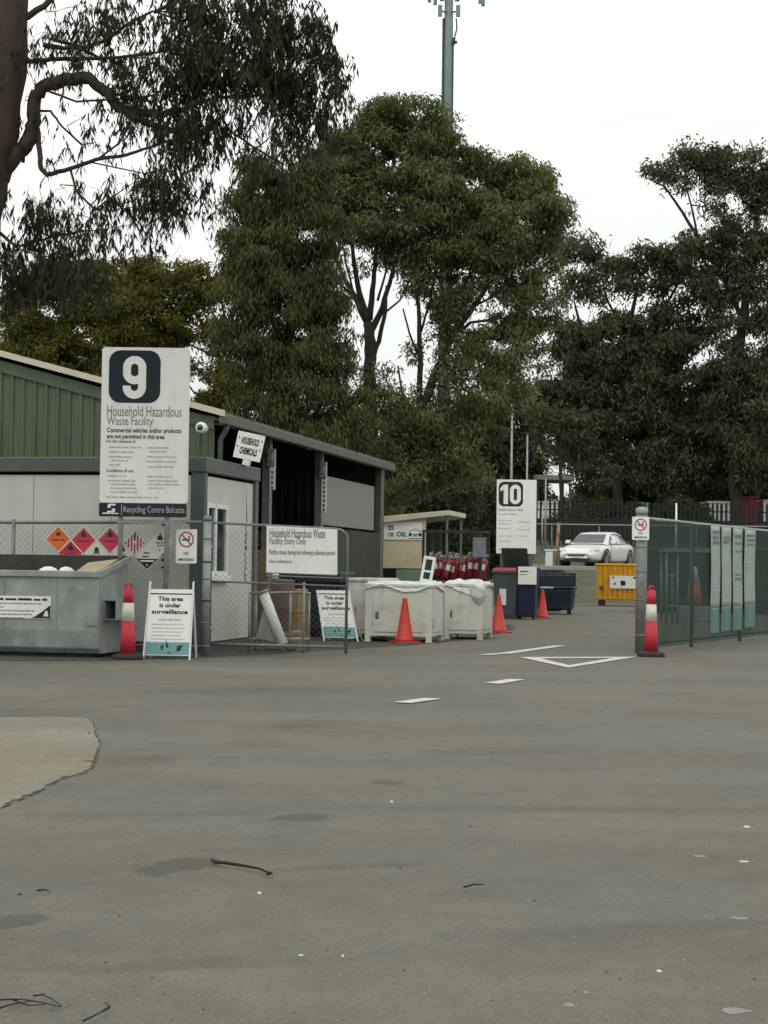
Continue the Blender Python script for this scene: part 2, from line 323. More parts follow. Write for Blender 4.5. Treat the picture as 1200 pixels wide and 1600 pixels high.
# litter and twigs
STK = pm('dark_twig', (.02,.016,.012), .8, var=.3, scale=20); LIT = pm('pale_litter', (.46,.46,.41), .7, var=.1); LITG = pm('grey_scuff', (.20,.20,.18), .8, var=.2, scale=30)
def twig(px, rad, label, name='twig'):
    b = MB()
    for poly in px:
        pts = [G(x, y, .012 + .008*random.random()) for x, y in poly]
        b.tube(pts, [rad*(1-.55*i/(len(pts)-1)) for i in range(len(pts))], 6)
    return tag(b.build(name, STK, smooth=True), label, name)
twig([[(332,1343.5),(338,1347),(352,1348),(372,1351),(392,1354.5),(407,1357.5),(416,1362)],[(419,1364.5),(425,1364)]], .0085, 'bare dark stick lying on open asphalt beside a long oil stain', 'stick')
twig([[(0,1562),(30,1561),(60,1565),(95,1573)],[(52,1556),(66,1554),(80,1560),(96,1572)],[(0,1575),(18,1569),(50,1564)],[(20,1562),(45,1571),(72,1569)]], .0026, 'forked spray of dry twigs on the asphalt at the bottom left corner')
twig([[(130,1595),(145,1588),(160,1580),(172,1571)],[(160,1580),(172,1574),(164,1565)]], .0028, 'short bent dry twig on asphalt close to the forked spray')
twig([[(725,1386),(740,1382),(756,1382)]], .004, 'tiny dark twig lying alone on bare asphalt right of the long stick')
twig([[(58,1391.5),(70,1390),(77,1393)]], .004, 'thin dark leaf stalk on the asphalt above the left oil stain')
def scrap(px, py, w, hh, label, m=LIT, z=.006):
    c = G(px, py); k = (G(px+w/2, py)-G(px-w/2, py)).length/2; d = abs((G(px, py-hh/2)-G(px, py+hh/2)).y)/2
    o = [(c.x+k*math.cos(a)*random.uniform(.55,1.05), c.y+d*math.sin(a)*random.uniform(.4,1.05)) for a in [2*math.pi*i/9 for i in range(9)]]
    b = MB(); b.add([(x, y, .001) for x, y in o]+[(c.x+(x-c.x)*.8, c.y+(y-c.y)*.8, z*.5) for x, y in o], [tuple(range(9,18))]+[(i,(i+1)%9,9+(i+1)%9,9+i) for i in range(9)])
    return tag(b.build('litter_scrap', m), label, 'litter')
scrap(1167,1292,13,4,'white paper scrap on asphalt near the right edge, farther of the close pair')
scrap(1162,1346.5,20,4,'long white paper scrap on asphalt near the right edge, nearer of the close pair')
scrap(612,1253,8,4,'small white scrap alone on the asphalt in the middle of the yard')
scrap(1030,1518,10,7,'crumpled white scrap on asphalt at the lower right beside nothing else')
scrap(1150,1580,58,14,'broad pale grey smear of litter at the bottom right corner',LITG,.004)
scrap(888,1571,24,9,'pale flattened litter at the bottom, left of the broad grey smear',LITG,.004)
scrap(916,1551,14,8,'pale speckled litter just above the flattened bottom litter',LITG,.004)
scrap(1155,1435,40,6,'thin pale grey streak of litter on the right of the asphalt',LITG,.004)
scrap(1092,1338,26,4,'faint grey litter streak left of the long white scrap',LITG,.004)
scrap(406,1396,9,5,'small white scrap on asphalt just below the end of the dark stick')
scrap(536,1494,7,5,'tiny white scrap on the asphalt below the middle of the yard')
scrap(470,1493,9,4,'tiny flat white scrap left of another at the lower centre')
gr = MB()
for i in range(300):
    y = 1080 + 520*random.random(); x = random.uniform(-10, 1210); c = G(x, y); s = random.uniform(.0015, .005)*(1 if random.random() < .9 else 2)
    o = [(c.x+s*random.uniform(.6,1.2)*math.cos(a), c.y+s*random.uniform(.6,1.2)*math.sin(a), .001) for a in (0, 1.3, 2.5, 3.8, 5.1)]
    gr.add(o+[(c.x, c.y, s*random.uniform(.5, .9))], [(i_, (i_+1) % 5, 5) for i_ in range(5)], 0 if random.random() < .5 else 1)
tag(gr.build('loose_grit', [CONC, STK]), 'scattered loose grit and leaf crumbs over the asphalt', 'grit', kind='stuff')
# ------------------------------------------------------------------ open-fronted shed
Dc = 26.0; C0 = P(332, 889, Dc); C0.z = 0
Ypost = []
for px in (422, 503, 597):                            # posts along the open front
    lo, hi = 0., 30.
    for _ in range(40):
        md = (lo+hi)/2; q = C0+ay*md; u = (q-EYE)
        X = 600 + F*u.dot(rt)/u.dot(fw)
        if X < px: lo = md
        else: hi = md
    Ypost.append(lo)
SLEN = Ypost[2]+.17; EZ = 3.47; PIT = .262
shed = thing('storage_shed', 'long olive green metal shed with open dark bays and sloping roof behind the hut', 'shed', C0, AX)
def ribs(x0, x1, zb, zt, y, mb, pitch=.19, dep=.03, axis='x', mi=0):   # vertically ribbed sheet; zt may be a function
    f = zt if callable(zt) else (lambda q: zt)
    q = x0; pts = []
    while q < x1:
        for dx, d in ((0,0),(pitch*.55,0),(pitch*.66,-dep),(pitch*.89,-dep)):
            if q+dx <= x1: pts.append((q+dx, d))
        q += pitch
    pts.append((x1, 0)); vs = []
    for a, d in pts:
        for z in (zb, f(a)): vs.append((a, y+d, z) if axis == 'x' else (y-d, a, z))
    mb.add(vs, [(2*i, 2*i+2, 2*i+3, 2*i+1) for i in range(len(pts)-1)], mi)
gz = lambda x: EZ - .16 - x*PIT
w = MB(); ribs(-8, 0, 0, gz, 0, w); w.build('end_wall', OLIVE, shed)
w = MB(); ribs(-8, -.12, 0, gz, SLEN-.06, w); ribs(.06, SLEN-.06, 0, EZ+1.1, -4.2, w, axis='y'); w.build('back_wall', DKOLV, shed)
rf = MB(); e = .10
rf.add([(e,-.12,EZ-e*PIT),(e,SLEN+.03,EZ-e*PIT),(-8,SLEN+.03,EZ+8*PIT),(-8,-.12,EZ+8*PIT),(e,-.12,EZ+.05-e*PIT),(e,SLEN+.03,EZ+.05-e*PIT),(-8,SLEN+.03,EZ+.05+8*PIT),(-8,-.12,EZ+.05+8*PIT)],
       ((0,1,2,3),(7,6,5,4),(0,4,5,1),(1,5,6,2),(2,6,7,3),(3,7,4,0)))
rf.build('roof', BEIGE, shed)
bg = MB(); bg.add([(.2,-.16,gz(.2)+.14),(.2,-.125,gz(.2)+.14),(-8,-.125,gz(-8)+.14),(-8,-.16,gz(-8)+.14),(.2,-.16,gz(.2)+.235),(.2,-.125,gz(.2)+.235),(-8,-.125,gz(-8)+.235),(-8,-.16,gz(-8)+.235)],
                 ((0,1,2,3),(7,6,5,4),(0,4,5,1),(1,5,6,2),(2,6,7,3),(3,7,4,0)))
bg.build('barge_board', CREAML, shed)
fl = MB(); fl.add([(0,-.05,gz(0)-.1),(0,-.035,gz(0)-.1),(-8,-.035,gz(-8)-.1),(-8,-.05,gz(-8)-.1),(0,-.05,gz(0)+.08),(0,-.035,gz(0)+.08),(-8,-.035,gz(-8)+.08),(-8,-.05,gz(-8)+.08)],
                 ((0,1,2,3),(7,6,5,4),(0,4,5,1),(1,5,6,2),(2,6,7,3),(3,7,4,0)))
fl.build('flashing', OLIVE, shed)
gt = MB(); gt.box(.105, .21, -.14, SLEN+.03, EZ-.185, EZ-.025); gt.build('gutter', BEIGE, shed, bev=.02)
lf = MB()
for k in range(90):                                   # leaf litter lodged along the gutter
    y = random.uniform(0, SLEN); s = random.uniform(.02, .07); p = Vector((.16+random.uniform(-.05,.05), y, EZ-.04))
    lf.add([p, p+Vector((s,s*.6,s*random.uniform(.2,1.3))), p+Vector((-s*.5,s,s*.7))], [(0,1,2)])
lf.build('gutter_leaves', BARKD, shed)
dp = MB(); dp.tube([(.16,.10,EZ-.18),(.14,.10,EZ-.26),(.06,.09,EZ-.40),(.05,.09,0)], .045, 8); dp.build('downpipe', SLATE, shed, smooth=True)
for k, y in enumerate(Ypost):
    p = MB()
    wd = .07 if k < 2 else .16
    p.box(-.16, -.04, y-wd, y-wd+.012, 0, EZ-.1); p.box(-.16, -.04, y+wd, y+wd+.012, 0, EZ-.1); p.box(-.155, -.145, y-wd+.012, y+wd, 0, EZ-.1)
    p.box(-.04, -.03, y-wd, y+wd+.012, 0, EZ-.12)
    p.build('post', GALVD if k < 2 else BEIGE, shed)
for k in (0, 1):
    p = MB(); y = Ypost[k]; p.box(-.06, .08, y-.17, y-.08, EZ-.62, EZ-.33); p.box(-.03, .05, y-.2, y-.17, EZ-.55, EZ-.4); p.build('bay_lamp', GALV, shed, bev=.01)
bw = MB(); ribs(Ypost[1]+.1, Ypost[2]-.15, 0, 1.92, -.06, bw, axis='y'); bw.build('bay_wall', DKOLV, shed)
wp = MB(); wp.box(-.2, -.1, Ypost[1]+.15, Ypost[2]-.5, 1.97, 2.92); wp.build('bay_panel', pm('grey_board', (.22,.23,.205), .6, var=.08, dirt=(.2,.2,.17)), shed, bev=.01)
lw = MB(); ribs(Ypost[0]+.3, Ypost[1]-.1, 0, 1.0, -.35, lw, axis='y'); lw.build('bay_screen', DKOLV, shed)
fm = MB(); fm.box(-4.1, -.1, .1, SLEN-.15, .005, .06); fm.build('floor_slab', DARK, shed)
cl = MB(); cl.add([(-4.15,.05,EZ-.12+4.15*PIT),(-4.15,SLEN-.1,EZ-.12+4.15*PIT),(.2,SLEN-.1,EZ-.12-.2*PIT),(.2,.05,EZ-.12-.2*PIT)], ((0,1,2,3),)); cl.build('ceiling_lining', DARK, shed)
# things fixed to the shed
def psign(k, z0, z1, wd, label, red):
    y = Ypost[k]; t = thing('post_sign', label, 'sign', C0+ax*-.02+ay*(y-.1), AX)
    b = MB(); b.box(0, wd, -.02, 0, z0, z1); b.build('sign_board', SIGNW, t, bev=.006)
    b = MB(); z = z1-.1
    while z > z0+.06: b.rect(wd*.28, wd*.72, z-.055, z, -.0225, 0 if random.random() < .7 else 1); z -= .085
    b.build('sign_print', [GREYP, REDP if red else TEAL], t)
psign(0, 2.45, 2.87, .1, 'narrow white vertical sign on the first dark post of the open shed', False)
psign(1, 2.2, 3.05, .1, 'tall narrow white vertical sign on the second post of the open shed', True)
q = P(313, 668, Dc-.35); cam_ = thing('security_camera', 'white dome security camera on the olive wall at the shed corner', 'camera', q, AX)
b = MB(); b.lathe([(.001,.0),(.06,.0),(.085,.03),(.085,.1),(.07,.13),(.05,.14)], 20, M=Matrix.Rotation(R(90), 4, 'X') @ Matrix.Translation((0,0,-.12))); b.build('housing', WHITE, cam_, smooth=True)
b = MB(); b.lathe([(.05,0),(.048,.02),(.035,.04),(.015,.05)], 16, M=Matrix.Rotation(R(90), 4, 'X') @ Matrix.Translation((0,0,.0))); b.build('lens', GLASS, cam_, smooth=True)
b = MB(); b.box(-.03,.03,.1,.3,-.03,.03); b.build('bracket', WHITE, cam_, bev=.008)
# clutter under the roof
for i, (px, D, w_, h_, mt, lb, nm, ct) in enumerate((
    (408, 27.6, .42, 1.35, BROWN, 'tall brown cardboard carton stack in the dark first bay of the shed', 'carton', 'carton'),
    (452, 27.2, .5, .75, OCHRE, 'ochre brown crate standing in the shed behind the tube frame', 'crate', 'crate'))):
    t = thing(nm, lb, ct, GD(px, D), AX); b = MB(); b.box(-w_/2, w_/2, -.3, .3, .07, .07+h_*.48); b.build('lower_box', mt, t, bev=.01)
    b = MB(); b.box(-w_/2+.03, w_/2-.02, -.27, .3, .08+h_*.48, .07+h_); b.build('upper_box', mt, t, bev=.01)
    b = MB(); b.box(-w_/2-.03, w_/2+.03, -.32, .32, .0, .07); b.build('base_board', TIMBER, t)
# ------------------------------------------------------------------ transportable hut
Hc = P(318, 889, 22.85); Hc.z = 0
HW, HD, HH = 6.0, 2.5, 2.6
hut = thing('site_hut', 'white panelled transportable hut with slate grey trim beside the shed', 'hut', Hc, AX)
b = MB(); n = 5
for k in range(n): b.box(-HW+.2+k*(HW-.4)/n+.004, -HW+.2+(k+1)*(HW-.4)/n-.004, .03, .08, .14, HH-.24)
b.box(-HW+.2, -.2, .06, .09, .14, HH-.24); b.build('front_wall', PANEL, hut)
SZ0, SZ1 = 1.06, 1.97; WY0, WY1 = .22, 1.08
b = MB(); x0, x1 = -.09, -.04
b.box(x0, x1, .08, WY0, .14, HH-.24); b.box(x0, x1, WY1, HD-.16, .14, HH-.24); b.box(x0, x1, WY0, WY1, .14, SZ0); b.box(x0, x1, WY0, WY1, SZ1, HH-.24); b.build('side_wall', PANEL, hut)
b = MB(); b.box(-HW, 0, 0, HD, .0, .12); b.build('base_frame', SLATE, hut)
b = MB(); b.box(-HW-.02, .02, -.02, HD+.02, HH-.2, HH); b.build('roof_fascia', SLATE, hut, bev=.015)
for (a, c, d, e_) in ((-.19, 0, 0, .12), (-.1, 0, HD-.16, HD), (-HW, -HW+.19, 0, .12), (-HW, -HW+.1, HD-.16, HD)):
    b = MB(); b.box(a, c, d, e_, .12, HH-.2); b.build('corner_post', SLATE, hut, bev=.008)
b = MB(); b.box(-HW, 0, HD-.1, HD-.05, .12, HH-.2); b.box(-HW+.04, -HW+.1, .1, HD-.1, .12, HH-.2); b.build('back_wall', PANEL, hut)
wn = MB(); yc = WY0+.36
for (a, c, z0, z1) in ((WY0-.03, WY0+.03, SZ0-.03, SZ1+.03), (WY1-.03, WY1+.03, SZ0-.03, SZ1+.03), (yc-.04, yc+.04, SZ0, SZ1), (WY0+.03, yc-.04, SZ1-.03, SZ1+.03), (yc+.04, WY1-.03, SZ1-.03, SZ1+.03), (WY0+.03, yc-.04, SZ0-.03, SZ0+.03), (yc+.04, WY1-.03, SZ0-.03, SZ0+.03)):
    wn.box(-.07, -.02, a, c, z0, z1)
wnd = wn.build('window', WHITE, hut)
b = MB(); b.box(-.06, -.05, WY0, WY1, SZ0, SZ1); b.build('pane', GLASS, wnd)
b = MB(); b.box(-.05, .03, WY0-.05, WY1+.05, SZ0-.12, SZ0-.035); b.build('sill', WHITE, wnd, bev=.006)
MS = Matrix(((0,0,0,0),(1,0,0,0),(0,0,1,0),(0,0,0,1))); MS[0][1] = -1    # sign plane turned onto the hut's side wall
MS = Matrix(((0,-1,0,-.037),(1,0,0,0),(0,0,1,0),(0,0,0,1)))
b = MB(); z = 1.74
for ch in 'CHEMICALS':
    b.text(ch, 2.02-.05, z-.075, .10 if ch != 'I' else .035, .075, 0, .02, 0, MS); z -= .092
b.add([MS @ Vector(p) for p in ((1.99,0,2.28),(2.03,0,1.8),(2.07,0,1.8))], [(0,1,2)]); b.build('side_lettering', BLACK, hut)
b = MB(); z = 1.72
for ch in 'PAINT': 
    M_ = Matrix.Translation((-.60, .026, z)) @ Matrix.Rotation(R(90), 4, 'Y'); b.text(ch, 0, 0, .1 if ch != 'I' else .035, .1, 0, .03, 0, M_); z -= .135
b.build('front_lettering', BLACK, hut)
# tilted roof sign
t = thing('roof_sign', 'tilted white sign reading household chemicals on the hut roof corner', 'sign', P(384, 726, 24.4))
t.rotation_euler = (0, R(11.5), R(-4)); t.location.z = HH+.02
b = MB(); b.plate(rrect(-.2, .19, .05, .43, .012), 0, .03); b.build('sign_board', SIGNW, t)
b = MB(); b.text('HOUSEHOLD', -.125, .262, .25, .10, -.004, .035); b.text('CHEMICALS', -.125, .118, .25, .10, -.004, .035)
for x in (-.17, .16):
    for z in (.2, .33): b.add([(x-.01,-.004,z),(x+.01,-.004,z),(x,-.004,z+.035)], [(0,1,2)])
b.build('lettering', BLACK, t)
b = MB(); b.box(-.05, .05, .0, .12, -.03, .06); b.build('stand', WHITE, t)
# ------------------------------------------------------------------ helpers for flat boards seen at a known place
def onp(px, py, o, rz):
    n = Vector((-math.sin(rz), math.cos(rz), 0)); v = ray(px, py); k = (Vector(o)-EYE).dot(n)/v.dot(n); q = EYE + v*k - Vector(o)
    return q.dot(Vector((math.cos(rz), math.sin(rz), 0))), q.z
def quadtext(b, s, o, rz, px0, py0, px1, py1, y, bold=0, mi=0):      # text filling a pixel box (left-bottom to right-top)
    x0, z0 = onp(px0, py1, o, rz); x1, z1 = onp(px1, py0, o, rz); b.text(s, x0, z0, x1-x0, z1-z0, y, bold, mi)
def chain(x0, x1, z0, z1, pitch=.055, r=.0016):
    b = MB(); w = x1-x0; h = z1-z0; c = -h
    while c < w:
        for sgn in (1, -1):
            a0 = max(0, c); a1 = min(w, c+h)
            if a1-a0 < .01: continue
            p, q = (a0, a0-c), (a1, a1-c)
            if sgn < 0: p, q = (p[0], h-p[1]), (q[0], h-q[1])
            b.tube([(x0+p[0], sgn*r, z0+p[1]), (x0+q[0], sgn*r, z0+q[1])], r, 3, cap=False)
        c += pitch*1.414
    return b
# ------------------------------------------------------------------ left fence, gate post, gate
FO = GD(323, 22.25)
fence = thing('chain_link_fence', 'galvanised chain link fence panel in front of the white hut', 'fence', FO, AX)
b = MB(); b.tube([(-.02,0,1.72),(-2.68,0,1.70),(-6,0,1.71)], .022, 8); b.tube([(-.02,0,.12),(-2.68,0,.12)], .016, 8); b.tube([(-2.7,0,.12),(-6,0,.12)], .016, 8); b.build('rail', GALVD, fence, smooth=True)
for x in (-2.68, -6):
    b = MB(); b.tube([(x,0,0),(x,0,1.74)], .026, 10); b.build('post', GALVD, fence, smooth=True)
b = chain(-2.66, -.07, .13, 1.70); b.build('chain_mesh', GALVD, fence)
b = chain(-5.98, -2.7, .13, 1.70, .08); b.build('chain_mesh', GALVD, fence)
gp = thing('gate_post', 'thick galvanised gate post wrapped with bands beside the hut corner', 'post', FO, AX)
b = MB(); b.tube([(0,0,0),(0,0,1.76)], .055, 14); b.build('post_tube', GALV, gp, smooth=True)
b = MB(); b.lathe([(.062,1.74),(.062,1.77),(.045,1.8),(.01,1.815)], 14); b.build('cap', GALVD, gp, smooth=True)
for z in (.12, .42, .7, .98, 1.2, 1.5):
    b = MB(); b.lathe([(.058,z),(.060,z+.004),(.060,z+.016),(.058,z+.02)], 14); b.build('band', GALVD if z not in (.7, 1.2) else BLACK, gp, smooth=True)
GO = GD(329, 22.4); gate = thing('open_gate', 'grey tubular chain link gate with a rounded corner hanging open', 'gate', GO, R(12))
gx = 1.80
b = MB(); pts = [(0,0,.15),(0,0,1.72),(gx-.16,0,1.665),(gx-.08,0,1.65),(gx-.02,0,1.60),(gx,0,1.52),(gx,0,.03)]
b.tube(pts, .021, 8); b.tube([(0,0,.15),(gx,0,.115)], .019, 8); b.tube([(0,0,.96),(gx,0,.915)], .013, 8); b.build('frame', GALVD, gate, smooth=True)
chain(.03, gx-.03, .16, .93, .055).build('chain_mesh', GALVD, gate)
chain(.03, gx-.03, .95, 1.62, .055).build('chain_mesh', GALVD, gate)
for z in (.35, 1.4):
    b = MB(); b.tube([(-.05,0,z),(.03,0,z)], .03, 8); b.build('hinge', GALV, gate)
# entry sign hung on the gate
SO = GO - Vector((-math.sin(R(12)), math.cos(R(12)), 0))*.035
t = thing('entry_sign', 'white household hazardous waste entry only sign wired to the open gate', 'sign', SO, R(12))
(xa, za), (xb, zb), (xc, zc), (xd, zd) = [onp(x, y, SO, R(12)) for x, y in ((416,895.5),(527,899.5),(527,827.5),(416.5,821.5))]
b = MB(); b.plate([(xa,za),(xb,zb),(xc,zc),(xd,zd)], -.012, .012); b.build('sign_board', SIGNW, t, bev=.003)
b = MB(); b.add([(xa,-.0145,za),(xb,-.0145,zb),(xb,-.0145,zb+.012),(xa,-.0145,za+.012)], [(0,1,2,3)])
quadtext(b, 'Household Hazardous Waste', SO, R(12), 421, 827, 508, 839.5, -.015, .012); quadtext(b, 'Facility Entry Only', SO, R(12), 421, 840.5, 478, 853.5, -.015, .012)
quadtext(b, 'Facility closed during the following collection period', SO, R(12), 420.5, 860, 523, 868.5, -.015, .015); quadtext(b, 'Next collection is', SO, R(12), 420.5, 874.5, 456, 879.5, -.015, .015)
b.build('lettering', GREYP, t)
b = MB(); (ya, wa), (yb, wb) = onp(416,897,SO,R(12)), onp(534,901,SO,R(12)); b.tube([(ya,-.0,wa-.02),(yb,0,wb-.02)], .012, 6); b.build('hanging_bar', GALVD, t)
# placards on the fence
PO = FO - ay*.04
def placard(px, py, label, fill, fn=None, hw=.176):
    x, z = onp(px, py, PO, AX); t = thing('hazard_placard', label, 'placard', PO+ax*x+Vector((0,0,z)), AX, 'hazard diamonds in a zigzag row on the fence')
    b = MB(); o = [(0,-hw),(hw,0),(0,hw),(-hw,0)]; b.plate(o, 0, .006); b.build('placard_plate', SIGNW if fill is not BANDW else BANDW, t)
    k = .95; b = MB(); b.add([(x_*k, -.002, z_*k) for x_, z_ in o], [(0,1,2,3)]); b.build('placard_face', fill, t)
    if fn: b = MB(); fn(b, hw); b.build('symbol', [BLACK, REDP, SIGNW], t)
ORAN = pm('orange_print', (.62,.13,.02), .5, var=.1); CRIM = pm('crimson_print', (.50,.035,.065), .5, var=.1); SCAR = pm('scarlet_print', (.48,.018,.03), .5, var=.1)
def flame(b, h, mi=0, z=.04):
    b.add([(-.03,-.004,z),(.03,-.004,z),(.042,-.004,z+.03),(.02,-.004,z+.055),(.005,-.004,z+.10),(-.015,-.004,z+.06),(-.04,-.004,z+.04)], [tuple(range(7))], mi)
def words(b, h, mi=0, z=-.02): b.lines(-.08, .085, z, .016, -.004, mi)
def star(b, h):
    b.add([(r*math.cos(a), -.004, .065+r*math.sin(a)) for i in range(12) for a, r in [(math.pi*i/6, .045 if i % 2 else .018)]], [tuple(range(12))], 0); words(b, h)
def fl(b, h): flame(b, h); words(b, h)
def stripes(b, h):
    for i in range(-3, 4):
        x = i*.042; k = h*.88-abs(x)-.012; b.add([(x-.011,-.004,-k),(x+.011,-.004,-k),(x+.011,-.004,k),(x-.011,-.004,k)], [(0,1,2,3)], 1)
    b.add([(-.03,-.0055,.0),(.03,-.0055,.0),(.03,-.0055,.022),(-.03,-.0055,.022)], [(0,1,2,3)], 2); b.rect(-.012,.012,.05,.12,-.0055,0)
def corro(b, h):
    k = h*.88; b.add([(0,-.004,-k),(k*.95,-.004,-.02),(-k*.95,-.004,-.02)], [(0,1,2)], 0); b.lines(-.05,.03,.045,.018,-.004); b.lines(-.07,.05,.0,.02,-.004)
    b.rect(-.09,.09,-.058,-.04,-.0055,2); b.add([(-.012,-.0055,-.11),(.012,-.0055,-.11),(0,-.0055,-.085)], [(0,1,2)], 2)
def skull(b, h):
    ring(0, .06, .001, .032, -.004, b, 0, 14); b.add([(-.05,-.004,.005),(-.04,-.004,-.003),(.05,-.004,.032),(.04,-.004,.04)], [(0,1,2,3)], 0); b.add([(.05,-.004,.005),(.04,-.004,-.003),(-.05,-.004,.032),(-.04,-.004,.04)], [(0,3,2,1)], 0); b.lines(-.05,.05,-.05,.018,-.004)
def fl2(b, h): flame(b, h); b.lines(-.06,.06,.0,.014,-.004); b.lines(-.04,.05,-.035,.014,-.004); b.rect(-.006,.006,-.1,-.07,-.004)
placard(91,842,'orange diamond placard at the left end of the zigzag row on the fence',ORAN,star)
placard(110,864.5,'scarlet diamond placard low between the orange and the first crimson diamond',SCAR,fl)
placard(130.5,844,'crimson flame diamond placard right of the orange diamond in the upper row',CRIM,fl)
placard(151,866,'white skull diamond placard low between the two crimson diamonds',BANDW,skull)
placard(172,844,'crimson diamond placard just left of the tall sign post',CRIM,fl)
placard(191,867,'pale diamond placard low beside the sign post, below the striped diamond',BANDW,fl2)
placard(210.5,848.5,'white diamond placard with vertical red and black stripes',BANDW,stripes)
placard(230,870.5,'white and black corrosive diamond placard lowest at the right of the row',BANDW,corro)
placard(250,849,'pale diamond placard with a small black flame at the right end of the row',BANDW,fl2)
# no smoking signs
def nosmoke(o, rz, box, label):
    t = thing('no_smoking_sign', label, 'sign', o, rz); x0, z0 = onp(box[0], box[3], o, rz); x1, z1 = onp(box[2], box[1], o, rz)
    b = MB(); b.plate(rrect(x0, x1, z0, z1, .018), -.004, .004); b.build('sign_board', SIGNW, t)
    w = x1-x0; cx = (x0+x1)/2; cz = z1-w*.47; r = w*.36; b = MB()
    ring(cx, cz, r*.82, r, -.0075, b, 0)
    d = .707*r*.86; k = r*.09; b.add([(cx-d-k*.7,-.0078,cz+d-k*.7),(cx+d-k*.7,-.0078,cz-d-k*.7),(cx+d+k*.7,-.0078,cz-d+k*.7),(cx-d+k*.7,-.0078,cz+d+k*.7)], [(0,1,2,3)], 0)
    b.rect(cx-r*.55, cx+r*.35, cz-r*.13, cz+r*.06, -.0066, 1); b.rect(cx+r*.38, cx+r*.5, cz-r*.13, cz+r*.06, -.0066, 1)
    b.add([(cx+r*.3,-.0066,cz+r*.1),(cx+r*.42,-.0066,cz+r*.1),(cx+r*.5,-.0066,cz+r*.35),(cx+r*.25,-.0066,cz+r*.5)], [(0,1,2,3)], 1)
    b.text('NO', cx-w*.12, z0+(z1-z0)*.25, w*.24, (z1-z0)*.085, -.0075, .02, 1); b.text('SMOKING', cx-w*.38, z0+(z1-z0)*.07, w*.76, (z1-z0)*.085, -.0075, .02, 1)
    b.build('symbol', [REDP, BLACK], t)
nosmoke(FO - ay*.07, AX, (274.5,827,308,880), 'white no smoking sign on the left fence beside the hazard diamonds')
# ------------------------------------------------------------------ tall sign 9
def board_sign(no, px, D, label):
    o = GD(px, D); return o, thing('facility_sign', label, 'sign', o, 0)
o9, t9 = board_sign(9, 226, 22.12, 'tall white sign with a navy number nine panel on two poles')
Q = lambda x, y: onp(x, y, o9, 0)
x0, _ = Q(157.5, 670); x1, _ = Q(295, 670); _, zt = Q(228, 543); _, zb = Q(226, 807.5); _, zm = Q(226, 786)
b = MB(); b.plate(rrect(x0, x1, zm+.001, zt, .045)[:], 0, .03); b.build('sign_board', SIGNW, t9)
b = MB(); b.plate(rrect(x0-.005, x1-.012, zb, zm-.003, .02), -.004, .03); b.build('footer_panel', NAVY, t9, bev=.004)
b = MB(); xa, za = Q(169.5, 629); xb, zb2 = Q(251.5, 548); b.plate(rrect(xa, xb, za, zb2, .15, 10), -.003, -.001); b.build('number_panel', NAVY, t9)
b = MB(); (xa_, za_), (xb_, zb_) = Q(191.5, 623), Q(229, 556.5); W9 = xb_-xa_; H9 = zb_-za_; sw = W9*.34; r9 = (W9-sw)/2; cx9 = (xa_+xb_)/2
arc = lambda cz, a0, a1, n=12: [(cx9+r9*math.cos(R(a0+(a1-a0)*k/n)), cz+r9*math.sin(R(a0+(a1-a0)*k/n))) for k in range(n+1)]
c1_ = za_+sw/2+r9; c2_ = zb_-sw/2-r9; c3_ = za_+H9*.34+sw/2+r9
b.stroke([(cx9-r9, c1_+.02)]+arc(c1_, 180, 360)+arc(c2_, 0, 90), sw, -.006); b.stroke(arc(c2_, 90, 180)+arc(c3_, 180, 318), sw, -.0052)
b.build('number', SIGNW, t9); b = MB()
quadtext(b, 'Recycling Centre Balcatta', o9, 0, 193, 792, 288.5, 803.5, -.0065, .0, 1)
lx, lz = Q(174, 794); s_ = .0081
for sg in (1, -1):                                    # two interlocking hooks of the emblem
    b.add([(lx+sg*q[0]*s_, -.0065, lz+sg*q[1]*s_) for q in ((-6,.5),(-6,4.5),(-3.5,7),(6.5,7),(6.5,4.2),(-1.8,4.2),(-2.6,3.4),(-2.6,.5))], [tuple(range(8)) if sg > 0 else tuple(range(8))], 0)
b.add([(lx+q[0]*s_, -.0063, lz+q[1]*s_) for q in ((-3.5,3),(-2.6,.8),(-1.0,.8),(-1.0,3.3))], [(0,1,2,3)], 0)
b.add([(lx+q[0]*s_, -.0063, lz+q[1]*s_) for q in ((3.5,-3),(2.6,-.8),(1.0,-.8),(1.0,-3.3))], [(0,1,2,3)], 0)
xa, za = Q(160, 802.8); xb, _ = Q(186, 802); b.lines(xa, xb, za, .016, -.0065, 0)
xa, za = Q(189.3, 805); _, zb3 = Q(189.3, 788); b.rect(xa, xa+.008, za, zb3, -.0065, 1)
b.build('footer_lettering', [SIGNW, PALEP], t9)
b = MB(); quadtext(b, 'Household Hazardous', o9, 0, 167.5, 635, 284, 650, -.003, -.002); quadtext(b, 'Waste Facility', o9, 0, 167, 651.5, 239.5, 668, -.003, -.002); b.build('heading_lettering', GREYP, t9); b = MB()
quadtext(b, 'Commercial vehicles and/or products', o9, 0, 167, 669.5, 283, 677.5, -.003, .02, 1); quadtext(b, 'are not permitted in this area.', o9, 0, 167, 679, 258, 687, -.003, .02, 1)
quadtext(b, 'For the disposal of:', o9, 0, 166, 687.5, 212, 692.5, -.003, .01, 1); quadtext(b, 'Conditions of use:', o9, 0, 166, 733, 209, 737.5, -.003, .01, 1)
b.build('notice_lettering', [GREYP, BLACK], t9)
b = MB()
